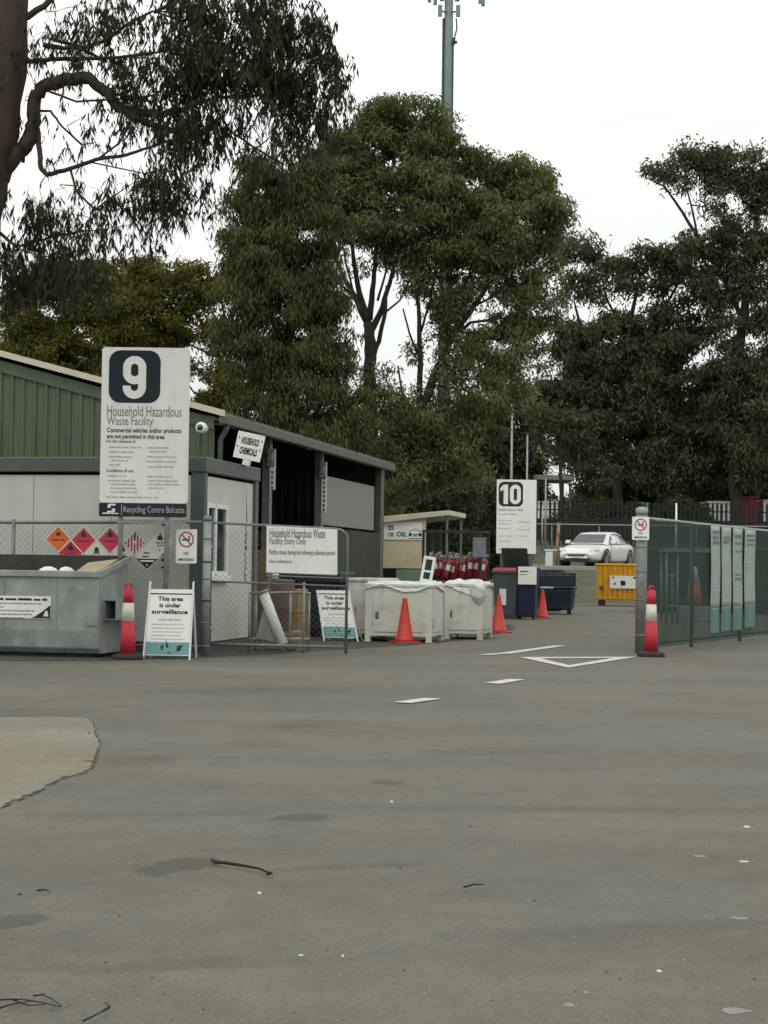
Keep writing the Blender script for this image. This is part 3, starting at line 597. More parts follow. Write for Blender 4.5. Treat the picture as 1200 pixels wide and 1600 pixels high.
for (xl, xr, y) in ((170,220,699.5),(171,209,707),(170,209,714.5),(174,200,720.5),(170,187,727),(230,264,700.5),(233,261,706.5),(230,275,714.5),(229,277,722),(230,271,730),
                    (169,197,744.5),(169,214,752),(172,211,757.5),(172,216,763.5),(172,218,769.5),(230,268,745.5),(232,279,752),(232,281,757.5),(232,256,763.5),(166,246,777.5)):
    xa, za = Q(xl, y); xb, _ = Q(xr, y); b.lines(xa, xb, za, .019, -.003)
b.build('small_print', PALEP, t9)
for px in (187, 259.5):
    xp, _ = Q(px, 850); b = MB(); b.tube([(xp, .06, 0), (xp, .06, zt-.1)], .032, 10); b.build('pole', GALV, t9, smooth=True)
b = MB(); xq, zq = Q(256, 925); b.box(xq-.08, xq+.03, -.0, .028, zq-.1, zq+.03); b.build('clamp', GALVD, t9, bev=.01)
b = MB(); xa, za = Q(182, 815); xb, _ = Q(291, 815); b.box(xa, xb, .03, .06, za-.02, za+.03); b.build('cross_rail', GALV, t9)
# ------------------------------------------------------------------ sign 10
o10 = GD(806, 43); t10 = thing('facility_sign', 'distant white sign with a black number ten panel behind the bins', 'sign', o10, 0)
Q = lambda x, y: onp(x, y, o10, 0)
x0, _ = Q(776, 800); x1, _ = Q(838, 800); _, zt = Q(807, 749.5); _, zb = Q(807, 865)
b = MB(); b.plate(rrect(x0, x1, zb, zt, .03), 0, .03); b.build('sign_board', SIGNW, t10)
b = MB(); xa, za = Q(779, 791); xb, zb2 = Q(817.5, 753); b.plate(rrect(xa, xb, za, zb2, .13, 8), -.003, -.001); b.build('number_panel', BLACK, t10)
b = MB(); (xa_, za_), (xb_, zb_) = Q(782, 787.5), Q(814, 757.5); W9 = xb_-xa_; sw = W9*.19
b.stroke([(xa_+W9*.26, za_), (xa_+W9*.26, zb_)], sw*1.15, -.006); x1_ = xa_+W9*.26-sw*.575; b.add([(xa_-.01, -.006, zb_-.17), (x1_, -.006, zb_-.13), (x1_, -.006, zb_), (x1_-.02, -.006, zb_-.02), (xa_-.01, -.006, zb_-.09)], [(0,1,2,3,4)])
cx9 = xb_-W9*.27; r9 = W9*.27-sw/2; arc = lambda cz, a0, a1, n=12: [(cx9+r9*math.cos(R(a0+(a1-a0)*k/n)), cz+r9*math.sin(R(a0+(a1-a0)*k/n))) for k in range(n+1)]
q_ = arc(zb_-sw/2-r9, 0, 180)+arc(za_+sw/2+r9, 180, 360); b.stroke(q_+[q_[0]], sw, -.006); b.build('number', SIGNW, t10)
b = MB(); 
for (xl, xr, y, h) in ((779,817,798,.05),(779,808,804,.028),(779,799,814,.02),(779,797,819,.02),(808,829,816,.025),(779,797,826,.02),(808,828,828,.025),(779,800,838,.02),(808,825,838,.02),(779,797,846,.02),(779,819,859,.025)):
    xa, za = Q(xl, y); xb, _ = Q(xr, y); b.lines(xa, xb, za, h, -.003)
b.build('small_print', PALEP, t10)
for px in (784, 829):
    xp, _ = Q(px, 870); b = MB(); b.tube([(xp, .06, 0), (xp, .06, zt-.1)], .035, 8); b.build('pole', GALVD, t10, smooth=True)
# ------------------------------------------------------------------ steel skip at the left
BO = G(152, 1029); skip = thing('waste_skip', 'grey galvanised steel waste skip with a slanted open top', 'skip', BO, AX)
Lk = 2.3; zf, zr = 1.07, 1.275; dp_ = 1.0
fr = lambda x: ((x,.10,.05),(x,.0,.32),(x,.0,zf),(x,dp_,zr),(x,dp_,.3),(x,dp_-.12,.05))
b = MB(); th = .012
out = [(.10,.05),(.03,.12),(0,.34),(0,zf),(dp_,zr),(dp_,.3),(dp_-.1,.05)]
n = len(out); vs = [(0,y,z) for y, z in out]+[(-Lk,y,z) for y, z in out]; inn_ = [(-.02,y,z) for y, z in out]+[(-Lk+.02,y,z) for y, z in out]
fs = [tuple(range(n)), tuple(reversed(range(n, 2*n)))]
for i in range(n):
    if i == 3: continue                               # open top
    fs.append((i, n+i, n+(i+1) % n, (i+1) % n))
b.add(vs, fs)
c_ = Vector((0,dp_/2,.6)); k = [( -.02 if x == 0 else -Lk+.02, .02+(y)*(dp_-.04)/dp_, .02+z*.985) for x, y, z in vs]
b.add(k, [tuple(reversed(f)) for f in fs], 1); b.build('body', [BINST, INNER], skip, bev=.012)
sl = (zr-zf)/dp_
b = MB(); r_ = .075
b.box(-Lk-.03, .0, -.035, .012, zf-r_, zf+.004); b.build('front_rim', BINST, skip, bev=.008)
b = MB(); b.box(-Lk-.03, .0, dp_-.012, dp_+.035, zr-r_, zr+.004); b.build('back_rim', BINST, skip, bev=.008)
for x in (0, -Lk-.03):
    b = MB(); b.hexa([(x,-.03,zf-r_-.004),(x+.045,-.03,zf-r_-.004),(x+.045,dp_+.03,zr-r_),(x,dp_+.03,zr-r_)], [(x,-.03,zf+.006),(x+.045,-.03,zf+.006),(x+.045,dp_+.03,zr+.006),(x,dp_+.03,zr+.006)]); b.build('side_rim', BINST, skip, bev=.008)
for x in (.0, -Lk-.17):                               # fork sleeves
    b = MB(); z0, z1 = .47, .72; w_ = .17
    b.box(x, x+w_, .17, .83, z1-.012, z1); b.box(x, x+w_, .17, .83, z0, z0+.012); b.box(x+w_-.012, x+w_, .17, .83, z0+.012, z1-.012); b.box(x, x+.012, .17, .83, z0+.012, z1-.012)
    b.box(x+.013, x+w_-.013, .78, .82, z0+.013, z1-.013)
    b.build('fork_sleeve', BINST, skip, bev=.004)
b = MB(); b.box(-.15, -.0, -.014, -.001, .40, .78); b.build('corner_plate', BINST, skip, bev=.004)
for x in (-.55, -1.25, -1.9):
    b = MB(); b.box(x-.006, x+.006, -.007, -.001, .36, zf-r_); b.build('weld_seam', BINST, skip)
b = MB(); b.box(-Lk, -.1, .15, .85, .0, .05); b.build('skid', RUB, skip)
t = thing('bin_notice', 'white notice with a black corner on the front of the grey skip', 'sign', BO - ay*.005, AX); o_ = BO - ay*.005
Q = lambda x, y: onp(x, y, o_, AX); xr, zb = Q(79.5, 967); _, zt = Q(79.5, 932); xl = xr-.92
b = MB(); b.plate(rrect(xl, xr, zb, zt, .012), -.006, 0); b.build('sign_board', SIGNW, t)
b = MB(); zz = (zt-zb); w_ = .26
cv = [(xr-.005, -.008, zb+.62*zz)]+[(xr-w_*u, -.008, zb+.006+.62*zz*(1-u)**1.25) for u in (.2,.4,.6,.8,1)]+[(xr-.005, -.008, zb+.006)]
b.add(cv, [tuple(reversed(range(len(cv))))]); b.add([(xr-.03,-.01,zb+.03),(xr-.1,-.01,zb+.03),(xr-.07,-.01,zb+.1),(xr-.045,-.01,zb+.1)], [(3,2,1,0)], 1)
for xq, s in ((xr-.86, 'If'), (xr-.75, 'a'), (xr-.66, 'trade'), (xr-.45, 'bin'), (xr-.30, 'elsewhere')):
    pass
b.lines(xr-.84, xr-.05, zt-.055, .03, -.008)
for i, (a_, c_) in enumerate(((-.84,-.12),(-.84,-.62),(-.8,-.2),(-.84,-.25),(-.75,-.34))): b.lines(xr+a_, xr+c_, zt-.10-.045*i, .014, -.008, 2)
b.build('lettering', [BLACK, SIGNW, GREYP], t)
FOAM = pm('white_foam', (.75,.75,.73), .7, var=.04)
for i, (x, y, w_, lb) in enumerate(((-.72,.13,.13,'white foam lump in the skip, left of the pair'),(-.50,.13,.12,'white foam lump in the skip, right of the pair'))):
    b = MB(); b.lathe([(.02,0),(w_*.8,.03),(w_,.09),(w_*.85,.16),(w_*.4,.19),(.01,.195)], 14); f = b.build('foam_lump', FOAM, smooth=True); f.location = BO+ax*x+ay*y+Vector((0,0,.93)); f.scale = (1,.8,1); f.rotation_euler = (.1,.15*i,i); tag(f, lb, 'foam')
b = MB(); b.box(-.2,.2,-.3,.3,-.01,.01); f = b.build('card_sheet', pm('tan_card', (.36,.30,.19), .8)); f.location = BO+ax*-.22+ay*.42+Vector((0,0,1.12)); f.rotation_euler = (.26,-.12,AX); tag(f, 'tan cardboard sheet lying in the right end of the skip', 'cardboard')
b = MB()
for k in range(60): 
    q = Vector((random.uniform(-Lk+.1,-.1), random.uniform(.1,dp_-.1), random.uniform(.86,.95))); s = random.uniform(.05,.16); b.add([q+Vector((-s,-s,0)),q+Vector((s,-s*.6,.03)),q+Vector((s*.8,s,0)),q+Vector((-s*.7,s,.04))], [(0,1,2,3)])
f = b.build('mixed_rubbish', BROWN); f.location = BO; f.rotation_euler = (0,0,AX); tag(f, 'heap of mixed dark rubbish filling the skip', 'rubbish', kind='stuff')
# ------------------------------------------------------------------ T-top bollards, traffic cones
def bollard(loc, label, h=.93, grp='tall bollards with a reflective band'):
    t = thing('traffic_bollard', label, 'bollard', loc, .3, grp)
    b = MB(); b.lathe([(.20,0),(.20,.035),(.185,.06),(.13,.075),(.11,.075)], 8); b.build('base', RUB, t, bev=.008)
    rr = lambda z: .102-.047*(z/(h-.03)); z1, z2 = .50*h, .745*h
    b = MB(); b.lathe([(rr(.07),.07),(rr(z1),z1)], 20); b.build('lower_body', FLUO, t, smooth=True)
    b = MB(); b.lathe([(rr(z1)+.003,z1),(rr(z2)+.003,z2)], 20); b.build('reflective_band', BANDW, t, smooth=True)
    b = MB(); b.lathe([(rr(z2),z2),(rr(h-.06),h-.06),(rr(h-.06)*.6,h-.055),(.035,h-.04)], 20); b.build('upper_body', FLUO, t, smooth=True)
    b = MB(); b.tube([(-.032,0,h-.055),(-.035,0,h-.01),(-.02,0,h),(.02,0,h),(.035,0,h-.01),(.032,0,h-.055)], .013, 8); b.build('handle', FLUO, t, smooth=True)
    return t
bollard(G(199,1030.5), 'pink red bollard with a white band beside the grey skip')
bollard(G(1017,1026), 'pink red bollard with a white band at the foot of the right fence post', .96)
def cone(loc, label, h=.7, rz=.4):
    t = thing('traffic_cone', label, 'cone', loc, rz, 'plain orange cones along the drive')
    b = MB(); w_ = .205*h/.7; b.plate(rrect(-w_, w_, -w_, w_, .04), 0, .028); o = b.build('base', CONE, t, bev=.006); o.rotation_euler = (R(90), 0, 0); o.location = (0,0,.0)
    b = MB(); b.lathe([(.155*h/.7,.028),(.150*h/.7,.06),(.128*h/.7,.075),(.035,h-.03),(.033,h),(.02,h),(.018,h-.05)], 24); b.build('body', CONE, t, smooth=True)
    return t
c1 = cone(G(632,1004), 'orange cone in front of the front white bin, nearest of the three plain cones')
copy_tree(c1, G(779,988.5), .9, 'orange cone beside the cloth draped corner of the rear white bin')
copy_tree(c1, G(847.5,966), .1, 'orange cone before the blue skip, smallest of the three plain cones')
# ------------------------------------------------------------------ A-frame signs
def aframe(loc, rz, shear, label, w_=.60, h=.86, k=.06):
    t = thing('a_frame_sign', label, 'sandwich board', loc, rz, 'surveillance sandwich boards')
    S = lambda x, z, y=0: (x*(1-.06*z)+shear*z, y+.25*z/h, z)
    for x in (-w_/2, w_/2-.022):
        b = MB(); b.hexa([S(x,0,-.012),S(x+.022,0,-.012),S(x+.022,0,.012),S(x,0,.012)], [S(x,h+.10*(shear == 0),-.012),S(x+.022,h+.10*(shear == 0),-.012),S(x+.022,h+.10*(shear == 0),.012),S(x,h+.10*(shear == 0),.012)]); b.build('leg', WHITE, t)
        b = MB(); bk = lambda z: (x*(1-.06*z)+shear*z, .46-.21*z/h, z); p, q = Vector(bk(0)), Vector(bk(h-.02)); b.hexa([p+Vector(v) for v in ((0,-.012,0),(.022,-.012,0),(.022,.012,0),(0,.012,0))], [q+Vector(v) for v in ((0,-.012,0),(.022,-.012,0),(.022,.012,0),(0,.012,0))]); b.build('leg', WHITE, t)
    xi = w_/2-.024
    def q4(a, c, z0, z1, y): return [S(a,z0,y),S(c,z0,y),S(c,z1,y),S(a,z1,y)]
    b = MB(); b.hexa(q4(-xi,xi,k,k,-.004)[:2]+[S(xi,k,.012),S(-xi,k,.012)], [S(-xi,h,-.004),S(xi,h,-.004),S(xi,h,.012),S(-xi,h,.012)]); b.build('panel', SIGNW, t)
    b = MB(); b.add(q4(-xi,xi,k+.01,k+.165,-.0065), [(0,1,2,3)]); b.build('footer_strip', TEAL, t)
    b = MB(); b.add(q4(-xi,xi,h-.065,h-.05,-.0065), [(0,1,2,3)])
    M_ = Matrix(((1-.06*.6,0,shear,0),(0,1,.25/h,0),(0,0,1,0),(0,0,0,1)))
    for s, a, z in (('This area', .165, h-.145), ('is under', .14, h-.225), ('surveillance', .235, h-.305)): b.text(s, -a, z, 2*a, .055, -.0075, .03, 0, M_)
    for p in ((-.2,.0,k+.09),(.16,.0,k+.07)): b.rect(p[0], p[0], 0, 0, 0)
    def mark(pts): b.add([M_ @ Vector((x, -.0075, z)) for x, z in pts], [tuple(range(len(pts)))])
    mark(((-.02,k+.12),(.0,k+.09),(.02,k+.10),(-.025,k+.2))); mark(((-.09,k+.1),(-.06,k+.05),(-.05,k+.12),(-.07,k+.13))); mark(((.12,k+.05),(.17,k+.06),(.2,k+.13),(.13,k+.12))); mark(((.0,k+.025),(.05,k+.025),(.045,k+.04),(.005,k+.04)))
    b.build('lettering', BLACK, t)
    b = MB(); b2 = MB(); b2.lines(-.14,.15,h-.385,.02,-.0075)
    for i in range(6): b2.lines(-.22, random.uniform(.17,.23), h-.44-.045*i, .011, -.0075)
    b.add([M_ @ Vector(v) for v in b2.v], b2.f); b.build('small_print', PALEP, t)
    return t
aframe(G(260,1030), R(-4), 0, 'white and teal sandwich board standing before the left fence', k=.045)
aframe(G(533,1002.5), R(-8), -.235, 'leaning skewed white and teal sandwich board behind the gate end', .56, .80)
# ------------------------------------------------------------------ things behind the gate
t = thing('tube_frame', 'low welded tube stand frame behind the open gate', 'frame', GD(433, 23.4), R(-6)); s_ = 23.4/2700
w_ = .37
for x_, y_, z_ in ((-w_,0,.78),(w_-.18,0,.84),(w_,0,.96),(-w_,.5,.82),(w_,.5,.82)):
    b = MB(); b.tube([(x_,y_,0 if x_ != w_-.18 else .1),(x_,y_,z_)], .017); b.build('upright', GALV, t, smooth=True)
b = MB()
for z in (.17, .8): b.tube([(-w_,0,z),(w_,0,z+.02)], .015); b.tube([(-w_,.5,z),(w_,.5,z)], .015); b.tube([(-w_,0,z),(-w_,.5,z)], .015); b.tube([(w_,0,z+.02),(w_,.5,z)], .015)
b.build('cross_bar', GALV, t, smooth=True)
b = MB(); p, q = Vector((-.18,-.06,.82)), Vector((.10,-.05,.12)); f = thing('white_tube', 'fat white tube leaning diagonally across the low tube frame', 'tube', GD(433, 23.35), R(-6))
b.tube([p, q], .07, 16); b.build('tube_body', WHITE, f, smooth=True); b = MB(); b.tube([p+(p-q)*.02, p-(p-q)*.03], .08, 16); b.tube([q+(q-p)*.02, q-(q-p)*.03], .08, 16); b.build('collar', GALV, f, smooth=True)
b = MB(); b.add([(-.13,-.02,.78),(-.27,-.02,.2),(.02,-.02,.14),(.04,-.02,.2)], [(0,1,2,3)]); b.build('skirt', GALV, f)
f = thing('blue_crate_bin', 'dark navy pallet bin with a blue lid behind the gate', 'bin', GD(478, 28.7), AX)
b = MB(); b.box(-.62,.56,0,.9,.12,.9); b.build('body', pm('blue_black_plastic', (.010,.012,.016), .6), f, bev=.03); b = MB(); b.box(-.68,.62,-.05,.95,.905,1.09); b.build('lid', pm('blue_lid', (.012,.021,.036), .5), f, bev=.03)
for x in (-.5, 0, .44):
    b = MB(); b.box(x-.07,x+.07,.0,.88,0,.12); b.build('foot', RUB, f)
f = thing('terracotta_drum', 'dusty terracotta coloured drum behind the white tube', 'drum', GD(442, 24.2), 0)
b = MB(); b.lathe([(.15,0),(.16,.03),(.165,.3),(.17,.32),(.165,.34),(.17,.62),(.16,.66)], 20); b.build('drum_body', RUST, f, smooth=True); b = MB(); b.lathe([(.16,.66),(.17,.67),(.17,.70),(.14,.71),(.03,.72)], 20); b.build('lid', RUST, f, smooth=True)
fd = thing('timber_pallet_stand', 'rough timber stand carrying the drum behind the gate', 'stand', GD(442, 24.2), 0); f.location.z = .27
b = MB(); b.box(-.28,.28,-.2,.2,.22,.265); b.build('deck', TIMBER, fd); b = MB(); [b.box(x,x+.06,-.19,.19,0,.22) for x in (-.27,.0,.21)]; b.build('bearer', TIMBER, fd)
f = thing('white_bottle', 'small white bottle standing on the drum lid behind the gate', 'bottle', Vector((0,0,0)), 0); pb = P(423, 905, 24.2); f.location = (pb.x, 24.2-.02, .98+.015)
f.location = (fd.location.x-.1, fd.location.y, .995)
b = MB(); b.lathe([(.04,0),(.045,.02),(.045,.08),(.018,.12),(.018,.15)], 14); b.build('bottle_body', WHITE, f, smooth=True); b = MB(); b.lathe([(.022,.15),(.022,.175),(.015,.18)], 12); b.build('cap', WHITE, f, smooth=True)
# ------------------------------------------------------------------ white enamelled bins with plastic over them
def plastic(o, w_, d, z, label, lumps, hem=.12, seed=1):
    rd = random.Random(seed); nx, ny = 34, 22; vs = []; m = .03
    ph = [(rd.uniform(4,34), rd.uniform(-34,34), rd.uniform(0,6), rd.uniform(.002,.006)) for _ in range(18)]
    for j in range(ny+1):
        for i in range(nx+1):
            u, v = i/nx, j/ny; x = -m+u*(w_+2*m); y = -m+v*(d+2*m); e_ = min(u, 1-u)*w_ < .02 or min(v, 1-v)*d < .02
            h = .022+sum(a*math.sin(p*x+q*y+f_) for p, q, f_, a in ph)
            for lx_, ly_, lr, lh in lumps: h += lh*math.exp(-((x-lx_)**2+(y-ly_)**2)/lr**2)
            if e_: h = -hem*(.55+.45*math.sin(7*x+3*y+seed))-.01+rd.uniform(-.015,.015)
            vs.append((x, y, z+h))
    b = MB(); n = nx+1; b.add(vs, [(j*n+i, j*n+i+1, (j+1)*n+i+1, (j+1)*n+i) for j in range(ny) for i in range(nx)])
    ob = b.build('plastic_sheet', PLAST, smooth=True); ob.location = o; ob.rotation_euler = (0,0,AX); sm = ob.modifiers.new('subdivision', 'SUBSURF'); sm.levels = sm.render_levels = 1; return tag(ob, label, 'plastic sheet')
def wbin(o, w_, d, h, label, seam=False):
    t = thing('white_steel_bin', label, 'bin', o, AX, 'white steel bins along the drive')
    b = MB(); b.box(0, w_, 0, d, .09, h-.06); b.build('body', BINWH, t, bev=.012)
    b = MB(); b.box(-.02, w_+.02, -.02, d+.02, h-.06, h); b.build('rim', BINWH, t, bev=.015)
    for x in (.0, w_-.08):
        for y in (.0, d-.08):
            b = MB(); b.box(x-.003, x+.083, y-.003, y+.083, .02, h-.07); b.box(x-.012, x+.092, y-.012, y+.092, 0, .02); b.build('leg', BINWH, t, bev=.006)
    for yy in (-.012,):
        b = MB(); b.box(w_*.12, w_*.88, yy, 0, .16, h-.16); b.build('front_panel', BINWH, t, bev=.004)
    b = MB(); b.box(w_+.0, w_+.014, .15, d-.15, .16, h-.16); b.build('side_panel', BINWH, t, bev=.004)
    b = MB(); b.box(w_*.17, w_*.2, -.03, -.012, h*.42, h*.5); b.box(w_*.16, w_*.21, -.02, -.012, h*.4, h*.52); b.build('latch', GALVD, t)
    return t
B1 = G(570, 1002.5); wbin(B1, 1.06, 1.05, .92, 'front white steel bin on legs behind the nearest orange cone')
plastic(B1, 1.06, 1.05, .92, 'crumpled clear plastic sheet over the front white bin', [(.2,.3,.2,.015),(.9,.5,.25,.02)], seed=3)
B2 = P(695, 889, 28.7); B2.z = 0; wbin(B2, .64, 1.05, .93, 'rear white steel bin with a bulging plastic corner')
plastic(B2, .64, 1.05, .93, 'plastic sheet bulging over the right corner of the rear white bin', [(.2,.3,.2,.03),(.48,.25,.16,.04)], .16, seed=5)
b = MB(); rd = random.Random(8); ns_, nv = 26, 16; ph = [(rd.uniform(2,7), rd.uniform(2,9), rd.uniform(0,6)) for _ in range(6)]; vs = []
for j in range(nv+1):
    u = j/nv; z = -.26+.50*u; r = .19*min(1, (u/.35)**.5*(.62+.38*min(1,u/.5)))*max(.02, 1-max(0,(u-.72)/.28)**3)
    for i in range(ns_):
        a = 2*math.pi*i/ns_; k = 1+.07*sum(math.sin(p*a+q*6*u+f_) for p, q, f_ in ((round(p), q, f_) for p, q, f_ in ph))/1.6
        vs.append((r*k*math.cos(a), r*k*math.sin(a), z+.02*math.sin(3*a+1)*u))
b.add(vs, [(j*ns_+i, j*ns_+(i+1)%ns_, (j+1)*ns_+(i+1)%ns_, (j+1)*ns_+i) for j in range(nv) for i in range(ns_)]+[tuple(reversed(range(ns_))), tuple(nv*ns_+i for i in range(ns_))]); f = b.build('stuffed_bag', PLAST, smooth=True); f.location = B2+ax*.56+ay*.02+Vector((0,0,.76)); f.scale = (.68,.6,.85); f.rotation_euler = (0,R(-5),AX); tag(f, 'stuffed white plastic bag hanging off the rear bin corner', 'bag')
B3 = P(545, 889, 28.2); B3.z = 0; wbin(B3, .62, .9, 1.0, 'half hidden grey white bin between the skewed board and the front bin')
# old window frame
t = thing('window_frame', 'small old white window frame leaning on top of the front bin', 'window frame', B1+ax*.88+ay*.42+Vector((0,0,.95)), AX)
t.rotation_euler = (R(-10), R(7), AX-.1)
b = MB(); w_, h = .2, .42
b.box(-w_/2,-w_/2+.045,0,.03,0,h); b.box(w_/2-.045,w_/2,0,.03,0,h); b.box(-w_/2+.045,w_/2-.045,0,.03,0,.05); b.box(-w_/2+.045,w_/2-.045,0,.03,h-.05,h); b.box(-w_/2+.045,w_/2-.045,0,.03,h*.38,h*.46); b.build('frame', WHITE, t, bev=.004)
b = MB(); b.box(-w_/2+.045,w_/2-.045,.012,.018,.05,h-.05); b.build('pane', GLASS, t)
# ------------------------------------------------------------------ oil kiosk
KO = P(663.5, 889, 39.2); KO.z = 0
kio = thing('oil_kiosk', 'cream painted oil collection kiosk with a sloping roof and sign', 'kiosk', KO, AX)
kw = 1.5; K = lambda x, y: onp(x, y, KO, AX)
_, z888 = K(630, 888); _, zs0 = K(640, 843.5); _, zs1 = K(640, 816)
zr_ = lambda x: K(663.5, 808.5)[1] + .13*x
b = MB(); b.add([(-kw,0,z888),(0,0,z888),(0,0,zr_(0)),(-kw,0,zr_(-kw)),(-kw,.05,z888),(0,.05,z888),(0,.05,zr_(0)),(-kw,.05,zr_(-kw))], ((0,1,2,3),(7,6,5,4),(0,4,5,1),(1,5,6,2),(2,6,7,3),(3,7,4,0))); b.build('front_wall', CREAM, kio)
b = MB(); b.box(-kw,0,2.0,2.05,0,zr_(-kw)); b.box(-kw,-kw+.04,.06,1.99,0,zr_(-kw)); b.build('back_wall', DKOLV, kio)
b = MB(); b.box(-.05,.012,-.012,.06,0,zr_(0)); b.build('corner_trim', CREAML, kio)
b = MB(); b.box(-.66,-.10,-.02,.5,0,z888-.03); b.build('cabinet', MINT, kio, bev=.015)
x1 = .56; b = MB(); b.add([(-kw-.1,-.1,zr_(-kw-.1)),(x1,-.1,zr_(x1)-.02),(x1,2.2,zr_(x1)-.02),(-kw-.1,2.2,zr_(-kw-.1)),(-kw-.1,-.1,zr_(-kw-.1)+.16),(x1,-.1,zr_(x1)+.09),(x1,2.2,zr_(x1)+.09),(-kw-.1,2.2,zr_(-kw-.1)+.16)], ((3,2,1,0),(4,5,6,7),(0,1,5,4),(1,2,6,5),(2,3,7,6),(3,0,4,7))); b.build('roof', CREAML, kio, bev=.01)
b = MB(); b.tube([(x1-.08,.1,0),(x1-.08,.1,zr_(x1)-.02)], .03, 8); b.build('roof_post', GALVD, kio); b = MB(); b.tube([(x1-.08,1.95,0),(x1-.08,1.95,zr_(x1)-.02)], .03, 8); b.build('roof_post', GALVD, kio)
b = MB(); xs0, _ = K(600, 830); xs1, _ = K(660, 830); b.box(xs0, xs1, -.02, -.002, zs0, zs1); b.build('sign_board', SIGNW, kio)
b = MB(); quadtext(b, 'OIL', KO, AX, 620, 831, 636, 838.5, -.0225, .03); quadtext(b, 'OR', KO, AX, 606, 832, 616, 838.5, -.0225, .03); quadtext(b, 'ES', KO, AX, 607, 821, 616, 828, -.0225, .03)
xa, za = K(639, 838); xb, zb = K(659, 831.5); xc, zc = K(649, 826)
b.rect(xa+.0, xb, za+.035, za+.05, -.0225); b.rect(xa, xa+.06, za, za+.075, -.0235); b.rect(xb-.06, xb, za, za+.075, -.0235); b.rect(xa+.1, xb-.1, za+.0, za+.02, -.0225)
b.add([(xa,-.0225,zb+.012),(xc,-.0225,zc),(xb,-.0225,zb+.012),(xb,-.0225,zb+.0),(xc,-.0225,zc-.014),(xa,-.0225,zb)], [(0,5,4,1),(1,4,3,2)]); b.rect(xa, xb, za-.055, za-.04, -.0225)
b.build('lettering', BLACK, kio)
# ------------------------------------------------------------------ cage of red cylinders
CO = P(661, 889, 36.3); CO.z = 0; cw = 1.22
cage = thing('mesh_cage', 'dark steel mesh cage holding red cylinders beside the kiosk', 'cage', CO, AX); ch = 1.98
b = MB()
for x in (0, cw):
    for y in (0, 1.0): b = MB(); b.box(x-.025, x+.025, y-.025, y+.025, 0, ch); b.build('post', DARK, cage)
b = MB()
for z in (.32, ch-.04): b.box(.025, cw-.025, -.02, .02, z, z+.04); b.box(.025, cw-.025, .98, 1.02, z, z+.04); b.box(-.02, .02, .025, .975, z, z+.04); b.box(cw-.02, cw+.02, .025, .975, z, z+.04)
b.build('rail', DARK, cage)
b = MB(); b.box(.03, cw-.03, .03, .97, .30, .32); b.build('shelf', DARK, cage)
b = chain(.03, cw-.03, .36, ch-.05, .07, .0022); b.build('wire_mesh', DARK, cage)
b = MB(); b.box(cw-.16, cw+.12, -.05, -.03, 1.42, 1.83); tt = b.build('grey_plate', pm('blue_grey_plate', (.17,.20,.22), .5), bev=.005); tt.location = CO; tt.rotation_euler = (0,0,AX); tag(tt, 'blank blue grey plate fixed to the right end of the cage', 'plate')
def extinguisher():
    t = thing('red_cylinder', 'upright red cylinder with a pale label among many in the mesh cage', 'cylinder', (0,0,0), 0, 'red cylinders stacked in the cage')
    b = MB(); b.lathe([(.07,0),(.078,.015),(.078,.36),(.06,.41),(.028,.44),(.026,.46)], 14); b.build('tank', EXTRED, t, smooth=True)
    b = MB(); b.lathe([(.03,.46),(.03,.5),(.018,.515)], 10); b.box(-.02,.10,-.012,.012,.505,.525); b.box(.0,.09,-.012,.012,.475,.487); b.build('valve', GALV, t)
    b = MB(); n = 6; vs = [(.0795*math.sin(a), -.0795*math.cos(a), z) for z in (.17, .30) for a in [(-.7+1.4*i/n) for i in range(n+1)]]; b.add(vs, [(i, i+1, n+2+i, n+1+i) for i in range(n)]); b.build('label', BANDW, t)
    return t
ex = extinguisher(); k = 0
for row in range(4):
    for j in range(7):
        for lv in range(2):
            if lv == 1 and random.random() < .12*row: continue
            p = CO + ax*(.11+j*.165+random.uniform(-.02,.02)) + ay*(.14+row*.22+random.uniform(-.03,.03)) + Vector((0,0,.325+lv*.60+random.uniform(0,.09)*lv))
            rz = random.uniform(-1.2, 1.2)
            o = ex if k == 0 else copy_tree(ex, p, rz)
            if k == 0: ex.location = p; ex.rotation_euler = (0,0,rz)
            if lv: o.rotation_euler = (random.uniform(-.3,.3), random.uniform(-.35,.35), rz)
            k += 1
for j in range(0):                                    # a loose top layer
    o = copy_tree(ex, CO+ax*random.uniform(.25,1.0)+ay*random.uniform(.1,.75)+Vector((0,0,1.44+.12*random.random())), 0, 'red cylinder lying on its side on top of the caged stack'); o.rotation_euler = (R(90)+random.uniform(-.3,.3), random.uniform(-.3,.3), random.uniform(0,6)); o['group'] = 'red cylinders lying on top'
